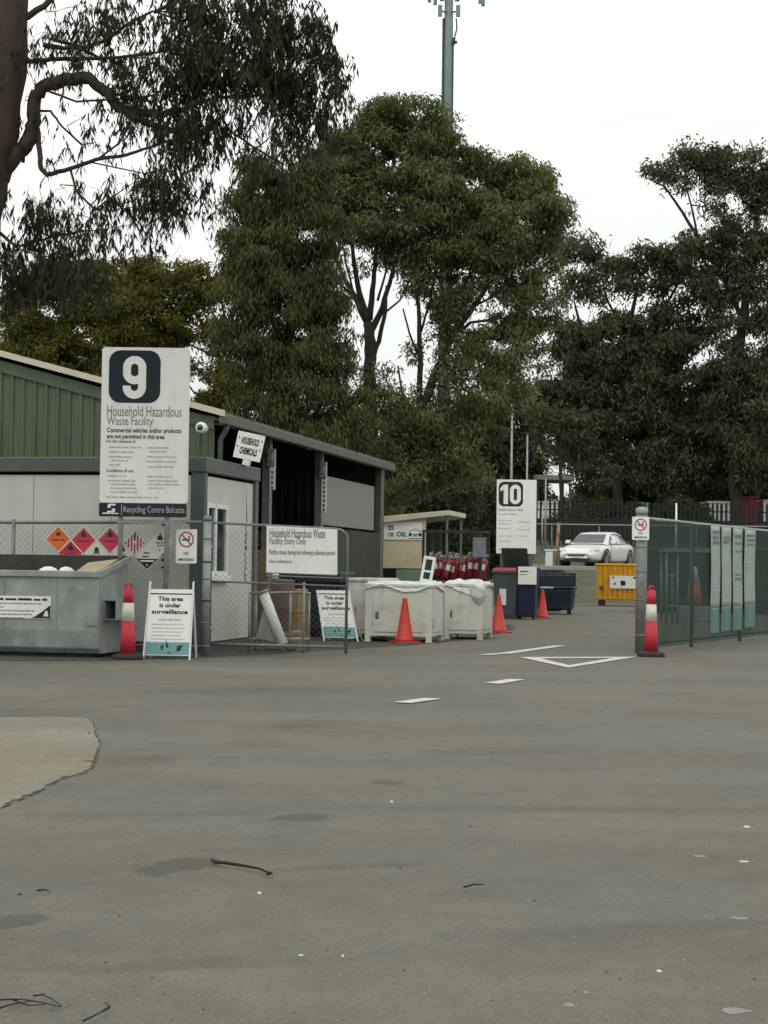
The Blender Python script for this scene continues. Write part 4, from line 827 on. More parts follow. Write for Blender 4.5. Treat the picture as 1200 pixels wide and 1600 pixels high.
# ------------------------------------------------------------------ wheelie bins, navy bin, blue skip, yellow skip
REDLID = pm('red_lid', (.35,.02,.05), .5, var=.1)
def wheelie(o, label, w_=.58, d=.72, h=1.16, body=GREYB, lid=REDLID, tilt=0, papers=False):
    t = thing('wheelie_bin', label, 'wheelie bin', o, AX)
    b = MB(); b.hexa([(-w_*.40,.08,.05),(w_*.40,.08,.05),(w_*.40,d*.82,.05),(-w_*.40,d*.82,.05)], [(-w_/2,0,h),(w_/2,0,h),(w_/2,d,h),(-w_/2,d,h)]); b.build('body', body, t, bev=.03)
    b = MB(); b.box(-w_/2-.02,w_/2+.02,-.03,d+.0,h-.05,h); b.build('rim', body, t, bev=.01)
    b = MB(); b.hexa([(-w_/2-.03,-d-.04,0),(w_/2+.03,-d-.04,0),(w_/2+.03,.02,0),(-w_/2-.03,.02,0)], [(-w_/2+.03,-d+.03,.075),(w_/2-.03,-d+.03,.075),(w_/2-.03,-.03,.075),(-w_/2+.03,-.03,.075)]); l = b.build('lid', lid, t, bev=.015); l.location = (0,d,h+.003); l.rotation_euler = (-tilt,0,0)
    b = MB(); b.tube([(-w_*.4,d+.05,h-.03),(w_*.4,d+.05,h-.03)], .017, 8); b.tube([(-w_*.3,d-.02,h-.03),(-w_*.3,d+.05,h-.03)], .014, 6); b.tube([(w_*.3,d-.02,h-.03),(w_*.3,d+.05,h-.03)], .014, 6); b.build('handle', body, t)
    for x in (-w_*.42, w_*.42-.05):
        b = MB(); b.lathe([(.04,0),(.1,0),(.1,.05),(.04,.05)], 16, M=Matrix.Translation((x,d*.8,.1)) @ Matrix.Rotation(R(90),4,'Y')); b.build('wheel', RUB, t)
    if papers: 
        b = MB(); b.rect(-.14,.02,.33,.72,-.0); lab = b.build('paper_label', SIGNW, t); lab.location = (0,.055,0); lab.rotation_euler = (R(3.7),0,0); lab.location = (0,.035,0)
    return t
wheelie(GD(790,41.2), 'grey wheelie bin with a red lid and a paper label beside the middle cone', w_=.62, h=1.14, papers=True)
wheelie(GD(801,42.2), 'dark grey wheelie bin with its hood lid raised behind the red lidded bin', body=GREYB, lid=pm('grey_lid', (.10,.11,.11), .5), tilt=R(48), w_=.6, h=1.14)
t = thing('navy_bin', 'tall narrow navy plastic bin between the grey bins and the blue skip', 'bin', GD(823,41), AX)
b = MB(); b.hexa([(-.2,0,.06),(.2,0,.06),(.2,.5,.06),(-.2,.5,.06)], [(-.235,-.03,1.16),(.235,-.03,1.16),(.235,.53,1.16),(-.235,.53,1.16)]); b.build('body', pm('navy_plastic_deep', (.010,.014,.042), .45), t, bev=.03)
b = MB(); b.box(-.25,.25,-.05,.55,1.165,1.24); b.build('lid', BLUEB, t, bev=.02)
for x in (-.18, .13):
    b = MB(); b.lathe([(.02,0),(.06,0),(.06,.05),(.02,.05)], 12, M=Matrix.Translation((x,.1,.06)) @ Matrix.Rotation(R(90),4,'Y')); b.build('wheel', RUB, t)
o_ = GD(823,41) - ay*.06; f = thing('bin_poster', 'white poster fixed to the front of the tall navy bin', 'poster', o_, AX); x0, z0 = onp(809.5,913,o_,AX); x1, z1 = onp(838.5,885.5,o_,AX)
b = MB(); b.box(x0,x1,-.012,0,z0,z1); b.build('poster_board', SIGNW, f); b = MB(); b.lines(x0+.04,x0+.25,z1-.13,.04,-.0145); b.lines(x0+.04,x0+.2,z1-.2,.02,-.0145); b.build('poster_print', GREYP, f)
t = thing('blue_skip', 'low dark blue plastic skip with lifted front panels before the car', 'skip', GD(836,46), AX)
b = MB(); b.hexa([(.06,.1,.12),(.95,.1,.12),(.95,.8,.12),(.06,.8,.12)], [(0,0,.68),(1.0,0,.68),(1.0,.9,.68),(0,.9,.68)]); b.build('body', BLUEB, t, bev=.05)
b = MB(); b.box(-.03,1.03,-.03,.93,.685,.75); b.build('rim', BLUEB, t, bev=.02)
for i in range(4):
    b = MB(); x = .02+i*.245; b.box(x, x+.22, .04, .09, .755, 1.06); b.build('lid_panel', BLUEB, t, bev=.03)
b = MB(); b.box(0, 1.0, .82, .88, .755, 1.12); b.build('back_panel', BLUEB, t, bev=.02)
for x in (.12, .84):
    for y in (.2, .7):
        b = MB(); b.lathe([(.02,0),(.075,0),(.075,.05),(.02,.05)], 12, M=Matrix.Translation((x,y,.075)) @ Matrix.Rotation(R(90),4,'Y')); b.build('caster', RUB, t)
b = MB(); b.box(.15,.5,-.035,-.032,.695,.74); b.build('label_strip', PALEP, t)
t = thing('blue_bin', 'dark blue square bin standing behind the far cone and navy bin', 'bin', GD(858,47.5), AX)
b = MB(); b.hexa([(-.3,0,.05),(.3,0,.05),(.3,.6,.05),(-.3,.6,.05)], [(-.34,-.03,1.1),(.34,-.03,1.1),(.34,.63,1.1),(-.34,.63,1.1)]); b.build('body', BLUEB, t, bev=.03); b = MB(); b.box(-.37,.37,-.06,.66,1.105,1.2); b.build('lid', BLUEB, t, bev=.03)
t = thing('yellow_skip', 'bright yellow ribbed waste skip with a white notice below the white car', 'skip', GD(933.5,58.5), AX*.4)
Wy = 1.7; b = MB(); b.hexa([(.03,.12,.2),(Wy-.03,.12,.2),(Wy-.03,1.25,.2),(.03,1.25,.2)], [(0,0,1.36),(Wy,0,1.36),(Wy,1.35,1.36),(0,1.35,1.36)]); b.build('body', YELLOW, t, bev=.02)
b = MB(); b.box(-.04, Wy+.04, -.05, 1.4, 1.365, 1.44); b.build('rim', YELLOW, t, bev=.015)
b = MB()
for i in range(10):
    x = .06+i*.165; b.hexa([(x,.06,.22),(x+.07,.06,.22),(x+.07,.13,.22),(x,.13,.22)], [(x,-.04,1.34),(x+.07,-.04,1.34),(x+.07,.03,1.34),(x,.03,1.34)])
b.build('rib', YELLOW, t, bev=.012)
for x in (.08, Wy-.28):
    b = MB(); b.box(x, x+.2, .1, 1.3, 0, .2); b.build('skid', RUB, t)
b = MB(); b.hexa([(.42,-.035,.60),(1.32,-.035,.60),(1.32,-.02,.60),(.42,-.02,.60)], [(.42,-.07,1.03),(1.32,-.07,1.03),(1.32,-.055,1.03),(.42,-.055,1.03)]); b.build('notice', SIGNW, t)
b = MB(); M_ = Matrix.Translation((0,-.037,.60)) @ Matrix.Rotation(R(4.65),4,'X')
for (a, c, z0, z1, mi) in ((.78,.94,.1,.26,0),(.55,.62,.12,.2,1),(.5,.56,.34,.4,0),(1.2,1.28,.34,.4,0)): b.add([M_ @ Vector(q) for q in ((a,-.004,z0),(c,-.004,z0),(c,-.004,z1),(a,-.004,z1))], [(0,1,2,3)], mi)
b.build('notice_print', [BLACK, GREYP], t)
for x in (.08, Wy-.2):
    b = MB(); b.box(x, x+.12, -.04, .08, .55, .68); b.build('lifting_lug', RUST, t)
# ------------------------------------------------------------------ right fence with green shade mesh
RO = G(1001, 1021); fd_ = Vector((.445, .895, 0)).normalized(); RZ = math.atan2(fd_.y, fd_.x)
rp = thing('fence_post', 'thick grey square end post of the green meshed fence on the right', 'post', RO, RZ-R(90)*0)
b = MB(); b.tube([(0,0,0),(0,0,2.0)], .08, 20); b.build('post_tube', pm('weathered_post', (.20,.215,.20), .6, .2, var=.25, scale=7, dirt=(.1,.1,.085), damt=.6, dscale=4), rp, smooth=True); rp['label'] = 'thick grey end post of the green meshed fence on the right'
b = MB(); b.lathe([(.085,1.98),(.09,2.0),(.09,2.05),(.065,2.075),(.02,2.085)], 20); b.build('cap', GALV, rp, smooth=True)
for z in (.25, .75, 1.15, 1.5):
    b = MB(); b.lathe([(.082,z),(.084,z+.004),(.084,z+.016),(.082,z+.02)], 20); b.build('band', GALVD, rp, smooth=True)
rfn = thing('shade_cloth_fence', 'long fence covered with see through green shade cloth on the right', 'fence', RO, RZ)
FL = 14.0
for x in (2.62, 5.5, 8.4, 11.2, 14.0):
    b = MB(); b.tube([(x,.03,0),(x,.03,1.93)], .03, 10); b.build('post', GALVD, rfn, smooth=True)
b = MB(); b.tube([(.1,.0,1.92),(FL,.0,1.92)], .03, 10); b.build('top_rail', GALV, rfn, smooth=True); b = MB(); b.tube([(.1,.0,.12),(FL,.0,.12)], .015, 8); b.build('bottom_rail', GALVD, rfn, smooth=True)
sm_ = bpy.data.materials.new('green_shade_cloth'); sm_.use_nodes = True; t_ = sm_.node_tree; bs = t_.nodes['Principled BSDF']; bs.inputs['Base Color'].default_value = (.018,.047,.038,1); bs.inputs['Roughness'].default_value = .8
tp = nn(t_,'ShaderNodeBsdfTransparent'); ms_ = nn(t_,'ShaderNodeMixShader'); tc = nn(t_,'ShaderNodeTexCoord'); ns = nn(t_,'ShaderNodeTexNoise'); ns.inputs['Scale'].default_value = 1.6; ns.inputs['Detail'].default_value = 9; ns.inputs['Roughness'].default_value = .7
mr = nn(t_,'ShaderNodeMapRange'); mr.inputs[1].default_value = .3; mr.inputs[2].default_value = .7; mr.inputs[3].default_value = .60; mr.inputs[4].default_value = .86
t_.links.new(tc.outputs['Object'], ns.inputs['Vector']); t_.links.new(ns.outputs['Fac'], mr.inputs[0]); t_.links.new(mr.outputs[0], ms_.inputs[0]); t_.links.new(tp.outputs[0], ms_.inputs[1]); t_.links.new(bs.outputs[0], ms_.inputs[2]); t_.links.new(ms_.outputs[0], t_.nodes['Material Output'].inputs[0])
b = MB(); nx, nz = 120, 12; vs = []
for j in range(nz+1):
    for i in range(nx+1):
        x = .1+i*(FL-.1)/nx; z = .06+j*(1.86-.0)/nz; vs.append((x, -.035+.012*math.sin(3.1*x+1.3*z)*math.sin(2.1*z+.4*x), z))
b.add(vs, [(j*(nx+1)+i, j*(nx+1)+i+1, (j+1)*(nx+1)+i+1, (j+1)*(nx+1)+i) for j in range(nz) for i in range(nx)]); b.build('shade_cloth', sm_, rfn, smooth=True)
b = chain(.12, FL, .1, 1.9, .075, .0018); wm = b.build('wire_mesh', pm('green_wire', (.03,.05,.045), .6), rfn); wm.location = (0,-.05,0)
nosmoke(RO + Vector((0,-.10,0)), 0, (987.5,807.5,1014.5,843.5), 'white no smoking sign on the thick post of the right fence')
lbls = ('first', 'second', 'third', 'fourth')
bo = RO + Vector((fd_.y, -fd_.x, 0))*.06
for i, (a, c, yt, yb) in enumerate(((1110.5,1124.5,821,990.5),(1127.5,1142,823,987.5),(1145,1159.5,825,986),(1163,1179.5,827,981.5))):
    t = thing('hanging_banner', ('white and teal banner nearest the fence end post', 'banner second from the fence end post, with one small dark mark near its top', 'banner third from the fence end post, with dark print near its middle', 'white and teal banner farthest from the fence end post')[i], 'banner', bo, RZ, 'narrow banners hung on the shade cloth fence')
    x0, z1 = onp(a, yt, bo, RZ); x1, _ = onp(c, yt, bo, RZ); _, z0 = onp((a+c)/2, yb, bo, RZ); zt = z0+.24*(z1-z0)
    vs = []; m_ = 14
    def wv(x, z, i=i): return -.01+.006*math.sin(4*z+i)
    for (zz0, zz1, mt, nm) in ((zt, z1, BANN, 'banner_cloth'), (z0, zt, BANT, 'banner_foot')):
        b = MB(); q = []
        for k in range(m_+1):
            z = zz0+(zz1-zz0)*k/m_; q += [(x0+.003*math.sin(4*z), wv(x0,z), z), (x1+.003*math.sin(3*z), wv(x1,z), z)]
        b.add(q, [(2*k, 2*k+1, 2*k+3, 2*k+2) for k in range(m_)]); ob = b.build(nm, mt, t, smooth=True); so = ob.modifiers.new('solid', 'SOLIDIFY'); so.thickness = .004
    b = MB(); h = z1-zt
    rows = {0: ((.91,.05),(.84,.05),(.78,.05)), 1: ((.86,.04),(.80,.06)), 2: ((.88,.06),(.80,.035),(.70,.03),(.40,.03),(.34,.05)), 3: ((.91,.04),(.85,.04),(.79,.03))}[i]
    for u, hh in rows: b.lines(x0+(x1-x0)*.18, x1-(x1-x0)*.12, zt+h*u, hh, -.024, 0)
    for u in (.55,.5,.45,.25,.2,.15): b.lines(x0+(x1-x0)*.2, x1-(x1-x0)*.15, zt+h*u, .018, -.024, 1)
    b.build('banner_print', [GREYP, PALEP], t)
# behind the shade cloth
t = thing('concrete_plinth', 'low concrete block behind the green fence with a cone on it', 'block', GD(1085,41.5), .2); b = MB(); b.box(-.3,.3,-.3,.3,0,.36); b.build('block_body', CONC, t, bev=.02); b = MB(); [b.tube([(x,0,.36),(x,.05,.4),(x,.1,.36)], .01, 6) for x in (-.22,.2)]; b.build('lifting_loop', GALVD, t)
cb_ = thing('tall_cone', 'orange cone with a cream top on a block behind the green fence', 'cone', GD(1085,41.5,.36), 0); b = MB(); b.box(-.2,.2,-.2,.2,0,.03); b.build('base', RUB, cb_); b = MB(); b.lathe([(.2,.03),(.13,.55)], 20); b.build('lower_body', pm('orange_plastic', (.6,.13,.03), .5), cb_, smooth=True); b = MB(); b.lathe([(.13,.55),(.075,.85),(.06,.93),(.02,.95)], 20); b.build('upper_body', CREAML, cb_, smooth=True)
t = thing('pipe_rack', 'pale steel pipe rack with a top shelf behind the green fence', 'rack', GD(1052,39), 0); 
for x in (-.15, .1):
    for y in (0, .7): b = MB(); b.tube([(x,y,0),(x,y,1.6)], .03, 8); b.build('upright', GALV, t, smooth=True)
b = MB(); b.box(-.2,1.0,-.1,.9,1.62,1.7); b.build('shelf', GALV, t); b = MB(); b.tube([(-.15,0,.4),(.1,0,.4)], .02); b.tube([(-.15,0,1.1),(.1,0,1.1)], .02); b.build('cross_bar', GALV, t)
t = thing('green_container', 'dark green storage container behind the green fence', 'container', GD(1026,50), 0); CD_ = pm('container_green', (.012,.028,.026), .5, var=.15)
b = MB(); x = 0
for k in range(26): b.box(k*.23, k*.23+.115, 0, .04, .15, 1.7); b.box(k*.23+.115, k*.23+.23, .03, .06, .15, 1.7)
b.box(0, 5.98, .06, 2.4, .15, 1.72); b.build('body', CD_, t); b = MB(); b.box(-.05,6.03,-.03,2.45,1.725,1.85); b.box(-.05,6.03,-.03,2.45,.0,.15); b.build('frame_rail', CD_, t)
# ------------------------------------------------------------------ car on the raised car park
def make_car(loc, rz):
    t = thing('parked_car', 'white two door coupe parked on the raised ground behind the yellow skip', 'car', loc, rz)
    st = [(-2.18,.62,.42,.62,.74),(-2.12,.76,.28,.66,.90),(-1.7,.85,.22,.72,.97),(-1.1,.88,.20,.74,.97),(-.3,.88,.19,.72,.95),(.5,.885,.19,.70,.93),(1.0,.88,.2,.68,.90),(1.5,.86,.21,.62,.82),(1.95,.80,.22,.54,.71),(2.18,.66,.28,.47,.60),(2.24,.5,.36,.44,.52)]
    b = MB(); vs = []; n = 10
    for x, w, zb, zs, zt in st:
        half = [(w*.86,zb),(w*.98,zb+.10),(w,zs),(w*.93,zt-.03),(w*.70,zt+.012)]
        vs += [(x,y,z) for y, z in half]+[(x,-y,z) for y, z in reversed(half)]
    fs = [(i*n+k, i*n+(k+1)%n, (i+1)*n+(k+1)%n, (i+1)*n+k) for i in range(len(st)-1) for k in range(n)]
    fs += [tuple(range(n)), tuple(reversed([(len(st)-1)*n+k for k in range(n)]))]
    b.add(vs, [tuple(reversed(f)) for f in fs]); o = b.build('body', CARW, t, smooth=True); m = o.modifiers.new('sub', 'SUBSURF'); m.levels = m.render_levels = 2
    rp_ = [(-1.62,.60,.93),(-.95,.60,1.27),(-.35,.61,1.365),(.15,.60,1.34),(.45,.59,1.26),(1.12,.66,.90)]
    b = MB(); vs = []
    for x, w, z in rp_: vs += [(x,w,z),(x,w*.6,z+.02),(x,-w*.6,z+.02),(x,-w,z)]
    vs2 = [(-1.62,.8,.9),(-.95,.79,.93),(-.35,.79,.94),(.15,.79,.93),(.45,.79,.92),(1.12,.76,.87)]
    k = len(vs); vs += vs2 + [(x,-y,z) for x, y, z in vs2]
    fs = []
    for i in range(5):
        for j in range(3): fs.append((4*i+j, 4*i+j+1, 4*i+5+j, 4*i+4+j))
        fs.append((k+i, 4*i, 4*i+4, k+i+1)); fs.append((4*i+3, k+6+i, k+7+i, 4*i+7))
    b.add(vs, [tuple(reversed(f)) for f in fs]); b.build('cabin', CARW, t, smooth=True)
    def gl(pts, name, off): 
        b = MB(); b.add([tuple(Vector(p)+Vector(off)) for p in pts], [tuple(range(len(pts)))]); return b.build(name, GLASS, t)
    gl([(1.06,-.62,.94),(1.06,.62,.94),(.49,.53,1.255),(.49,-.53,1.255)], 'windscreen', (.012,0,.025)); gl([(-1.55,.55,.98),(-1.55,-.55,.98),(-1.0,-.53,1.26),(-1.0,.53,1.26)], 'rear_window', (-.012,0,.025))
    for s in (1, -1):
        p = [(.86,.775,.955),(.42,.625,1.215),(.12,.632,1.29),(-.35,.64,1.30),(-.85,.64,1.235),(-1.2,.76,.985)]
        w_ = gl([(x,s*(y+.012),z) for x, y, z in (p if s > 0 else reversed(p))], 'side_window', (0,0,0))
        b = MB(); b.box(-.05,.0,s*.79-.02,s*.79+.02,.96,1.0); b.hexa([(.62,s*.8-.01,.93),(.78,s*.8-.01,.93),(.78,s*1.0-.0,.93),(.66,s*1.0,.93)], [(.62,s*.8-.01,1.05),(.74,s*.8-.01,1.05),(.72,s*1.0,1.06),(.64,s*1.0,1.06)]); b.build('door_mirror', CARW, t, bev=.02)
        b = MB(); b.add([(x, s*y, z) for x, y, z in ((2.13,.42,.60),(2.02,.70,.62),(1.86,.80,.68),(1.80,.75,.735),(1.98,.52,.70))], [tuple(range(5))]); b.v = [(x+.025, y*1.015, z+.02) for x, y, z in b.v]; b.build('headlight', pm('headlight_lens', (.5,.52,.52), .15), t)
        for x in (1.36, -1.3):
            b = MB(); b.lathe([(.12,0),(.31,0),(.325,.03),(.325,.18),(.31,.2)], 24, M=Matrix.Translation((x, s*.86-(.2 if s > 0 else 0), .315)) @ Matrix.Rotation(R(-90),4,'X')); wh = b.build('wheel', RUB, t, smooth=False)
            b = MB(); yy = s*.872; b.add([(x+.2*math.cos(a), yy, .315+.2*math.sin(a)) for a in [2*math.pi*i/16 for i in range(16)]], [tuple(range(16))]); b.build('rim', GALVD, wh)
            b = MB(); ring(x, .335, .325, .40, s*.878, b, 0, 24); b.build('wheel_arch', DARK, t)
        b = MB(); b.box(.93,.94,s*.89-.004,s*.89+.004,.3,.9); b.build('door_seam', DARK, t)
        b = MB(); b.box(-.15,-.02,s*.885-.01,s*.885+.014,.78,.81); b.build('door_handle', CARW, t)
    b = MB(); b.box(2.2,2.262,-.33,.33,.44,.50); b.build('grille', DARK, t, bev=.02); b = MB(); b.box(2.15,2.235,-.5,.5,.26,.36); b.build('lower_intake', DARK, t, bev=.02)
    b = MB(); b.box(2.235,2.252,-.19,.19,.37,.43); b.build('number_plate', BANDW, t)
    return t
cl_ = GD(933, 72); cl_.z = 1.275+.02
make_car(cl_, R(-90-27)).scale = (1.1,1.1,1.1)
# ------------------------------------------------------------------ car park furniture, fences, far cabins
t = thing('guard_rail', 'thin pale pipe rail on posts behind the white car', 'rail', GD(838, 80), 0); z0 = hgt(80)
zr2 = P(930, 820, 80).z - z0
b = MB(); b.tube([(0,0,zr2),(5.2,0,zr2)], .028, 8); b.tube([(5.2,0,zr2),(16,0,zr2+.05)], .028, 8); b.build('rail_pipe', GALV, t, smooth=True)
for x in (.7, 2.9, 5.0, 7.4, 9.8, 12.2):
    b = MB(); b.tube([(x,.04,0),(x,.04,zr2)], .03, 8); b.build('post', GALVD, t, smooth=True)
t = thing('marker_post', 'weathered orange brown marker post left of the white car', 'post', GD(869, 74), 0); b = MB(); b.tube([(0,0,0),(.02,0,.7),(.1,0,1.95)], .06, 8); b.build('post_shaft', TIMBER, t, smooth=True); b = MB(); b.tube([(.07,0,1.35),(.085,0,1.7)], .066, 8); b.build('band', pm('faded_orange', (.40,.18,.10), .7), t, smooth=True)
t = thing('utility_box', 'small white utility box standing left of the white car', 'box', GD(859, 70.5), 0); b = MB(); b.box(-.16,.12,0,.3,-.1,.72); b.build('cabinet', WHITE, t, bev=.02); b = MB(); b.box(-.2,.28,-.04,.34,.725,.78); b.build('top', WHITE, t, bev=.01); b = MB(); b.box(-.14,.10,-.012,-.002,.0,.66); b.build('door', WHITE, t, bev=.006)
def pole(px, D, ytop, rad, label, arm=True, mt=GALV):
    o = GD(px, D); t = thing('light_pole', label, 'light pole', o, 0); zt = P(px, ytop, D).z-o.z
    b = MB(); b.tube([(0,0,0),(0,0,zt)], [rad, rad*.6], 10); b.build('shaft', mt, t, smooth=True)
    b = MB(); b.lathe([(rad*2,0),(rad*2,.03),(rad*1.3,.05)], 10); b.build('base_plate', GALVD, t)
    if arm:
        b = MB(); b.tube([(0,0,zt),(.25,0,zt+.08),(.6,0,zt+.08)], rad*.5, 8); b.build('arm', mt, t, smooth=True)
        b = MB(); b.box(.5,.95,-.1,.1,zt+.03,zt+.12); b.build('lamp_head', GALVD, t, bev=.02)
pole(797.5, 78, 632, .07, 'tall slim grey pole rising behind sign ten', False)
pole(822, 79, 680, .06, 'shorter slim grey pole just right of the tall pole behind sign ten', False)
pole(851.5, 81, 748, .055, 'pale thick pole in front of the palisade left of the car', False, GALV)
pole(846.5, 82, 790, .05, 'thin pale pole close beside the thicker pale pole', False, GALV)
pole(1056, 82, 786, .07, 'short pale pole showing above the green fence', False, WHITE)
pd = 86; o = GD(560, pd); t = thing('palisade_fence', 'dark steel palisade fence on the rise behind the car park', 'fence', o, 0); zt = P(900, 782, pd).z-o.z
b = MB(); x = 0; XL = 26
PALS = pm('palisade_steel', (.009,.011,.010), .8, var=.2)
while x < XL:
    b.add([(x,0,.0),(x+.11,0,.0),(x+.11,0,zt-.1),(x+.055,0,zt),(x,0,zt-.1),(x,.01,.0),(x+.11,.01,.0),(x+.11,.01,zt-.1),(x+.055,.01,zt),(x,.01,zt-.1)], ((0,1,2,3,4),(9,8,7,6,5),(0,5,6,1),(1,6,7,2),(2,7,8,3),(3,8,9,4),(4,9,5,0))); x += .225
b.build('pickets', PALS, t)
b = MB(); b.box(0, XL, .015, .06, .35, .41); b.box(0, XL, .015, .06, zt-.5, zt-.44); b.build('rail', PALS, t)
for x in range(0, 27, 3):
    b = MB(); b.box(x, x+.09, .065, .15, 0, zt-.1); b.build('post', PALS, t)
o = GD(560, 88.5); t = thing('low_wall', 'low dark block wall behind the palisade fence', 'wall', o, 0); b = MB(); zl = P(900, 813, 88.5).z-o.z; b.box(0,28,0,.2,0,zl); b.build('wall_body', DARK, t); b = MB(); b.box(-.02,28.02,-.03,.23,zl+.001,zl+.08); b.build('coping', DARK, t, bev=.01)
def cabin(pa, pb, D, yt, label, m, h=None):
    a, c = GD(pa, D), GD(pb, D); w_ = c.x-a.x; t = thing('far_cabin', label, 'cabin', a, 0); zt = P(pa, yt, D).z-a.z
    b = MB(); b.box(0, w_, 0, 2.0, .1, zt-.1); b.build('wall', m, t, bev=.02); b = MB(); b.box(-.06, w_+.06, -.06, 2.06, zt-.095, zt); b.build('roof', m, t, bev=.02); b = MB(); b.box(.05, w_-.05, .1, 1.9, 0, .1); b.build('base', DARK, t)
    b = MB(); b.box(w_*.3, w_*.3+min(.8,w_*.4), -.02, -.002, .1, min(2.0, zt*.8)); b.build('door', m, t)
FARW = pm('far_white_wall', (.72,.73,.70), .6, var=.06)
cabin(836, 872, 92, 783, 'white cabin behind the palisade right of sign ten', FARW)
cabin(996, 1012, 92, 785, 'narrow white cabin behind the palisade above the thick fence post', FARW)
cabin(1106, 1152, 92, 783, 'broad white cabin behind the palisade above the hanging banners', FARW)
cabin(1155, 1182, 92, 776, 'dark red cabin behind the palisade near the right edge', pm('dark_red_wall', (.22,.012,.03), .5))
cabin(1192, 1240, 92, 781, 'white cabin cut by the right edge behind the palisade', FARW)
o = GD(838, 97); t = thing('carport', 'far open carport with a pale flat roof above the palisade', 'carport', o, 0); zt = P(860, 742, 97).z-o.z
b = MB(); b.box(-.2,2.1,0,4,zt-.28,zt); b.build('roof', pm('pale_roof', (.42,.40,.33), .6), t, bev=.02); 
for x in (0, 1.8):
    for y in (.1, 3.8): b = MB(); b.box(x,x+.1,y,y+.1,0,zt-.285); b.build('post', GALVD, t)
o = GD(648, 84); t = thing('small_outbuilding', 'small far outbuilding with a pale roof edge between the tree trunks', 'outbuilding', o, 0); zt = P(660, 741, 84).z-o.z; b = MB(); b.box(0,.85,0,2,0,zt-.3); b.build('wall', pm('outbuilding_wall', (.06,.062,.055), .8), t); b = MB(); b.box(-.1,.98,-.1,2.1,zt-.29,zt-.12); b.build('roof', GALVD, t)
# ------------------------------------------------------------------ telecommunications mast
MD = 118; o = GD(697.5, MD); o.z = 0; mast = thing('telecom_mast', 'tall tapered grey steel telecom mast with antennas rising behind the trees', 'mast', GD(690.5, MD), 0); o = mast.location.copy()
zt = P(703, -60, MD).z-o.z; s_ = MD/2700
b = MB(); b.tube([(0,0,0),(0,0,zt*.82),(0,0,zt)], [.44,.33,.29], 16); b.build('shaft', MASTM, mast, smooth=True)
b = MB(); b.tube([(-.36,-.18,0),(-.36,-.16,P(700,30,MD).z-o.z)], .085, 8); b.tube([(.33,-.2,0),(.33,-.18,P(700,60,MD).z-o.z)], .05, 8); b.build('cable_run', pm('dark_cable', (.04,.05,.048), .6), mast, smooth=True)
def mz(y): return P(701, y, MD).z - o.z
for x, y0, y1, w_ in ((-.62,30,12,.3),(.62,30,12,.3),(-.5,6,-20,.3),(.55,6,-20,.34)):
    b = MB(); b.box(x-w_*.5, x+w_*.5, -.65, -.45, mz(y0), mz(y1)); b.build('radio_unit', MASTM, mast, bev=.04)
    b = MB(); b.tube([(0,-.2,(mz(y0)+mz(y1))/2),(x,-.5,(mz(y0)+mz(y1))/2)], .06, 6); b.build('bracket', GALVD, mast)
b = MB(); b.tube([(.5,-.5,mz(32)),(.55,-.5,mz(48)),(.42,-.4,mz(60)),(.4,-.3,mz(72))], .05, 6); b.box(.25,.6,-.35,-.25,mz(70),mz(66)); b.build('cable_loop', pm('cable_black', (.03,.035,.034), .6), mast)
for x, y in ((-1.35,5),(-.95,9),(2.35,10),(2.15,6)):
    b = MB(); b.box(x-.13, x+.13, -.3, -.05, mz(y), mz(y-75)); b.build('panel_antenna', MASTM, mast, bev=.04)
b = MB(); b.tube([(-1.5,0,mz(-10)),(2.5,0,mz(-10))], .07, 6); b.tube([(-1.5,0,mz(-55)),(2.5,0,mz(-55))], .07, 6); b.build('headframe', MASTM, mast)
# ------------------------------------------------------------------ trees
def leafmesh(name, C, Lf, Wf, droop, mat, parent=None, seed=0):
    g = np.random.default_rng(seed); N = len(C)
    a = g.normal(size=(N,3)); a /= np.linalg.norm(a, axis=1)[:,None]; a = a*(1-droop); a[:,2] -= droop; a /= np.linalg.norm(a, axis=1)[:,None]
    s = np.cross(a, g.normal(size=(N,3))); s /= np.linalg.norm(s, axis=1)[:,None]
    l = Lf*g.uniform(.55,1.35,N)[:,None]; w = Wf*g.uniform(.7,1.3,N)[:,None]; n = np.cross(a, s)
    mid = C + a*l*.42 + n*l*.08
    V = np.empty((N,4,3)); V[:,0] = C; V[:,1] = mid+s*w*.5; V[:,2] = C+a*l; V[:,3] = mid-s*w*.5
    me = bpy.data.meshes.new(name); me.vertices.add(4*N); me.vertices.foreach_set('co', V.reshape(-1).astype(np.float32))
    me.loops.add(4*N); me.loops.foreach_set('vertex_index', np.arange(4*N, dtype=np.int32)); me.polygons.add(N)
    me.polygons.foreach_set('loop_start', np.arange(0, 4*N, 4, dtype=np.int32)); me.polygons.foreach_set('loop_total', np.full(N, 4, dtype=np.int32)); me.update(calc_edges=True)
    me.materials.append(mat); o = bpy.data.objects.new(name, me); COL.objects.link(o)
    if parent: o.parent = parent
    return o
NLEAF = [0]
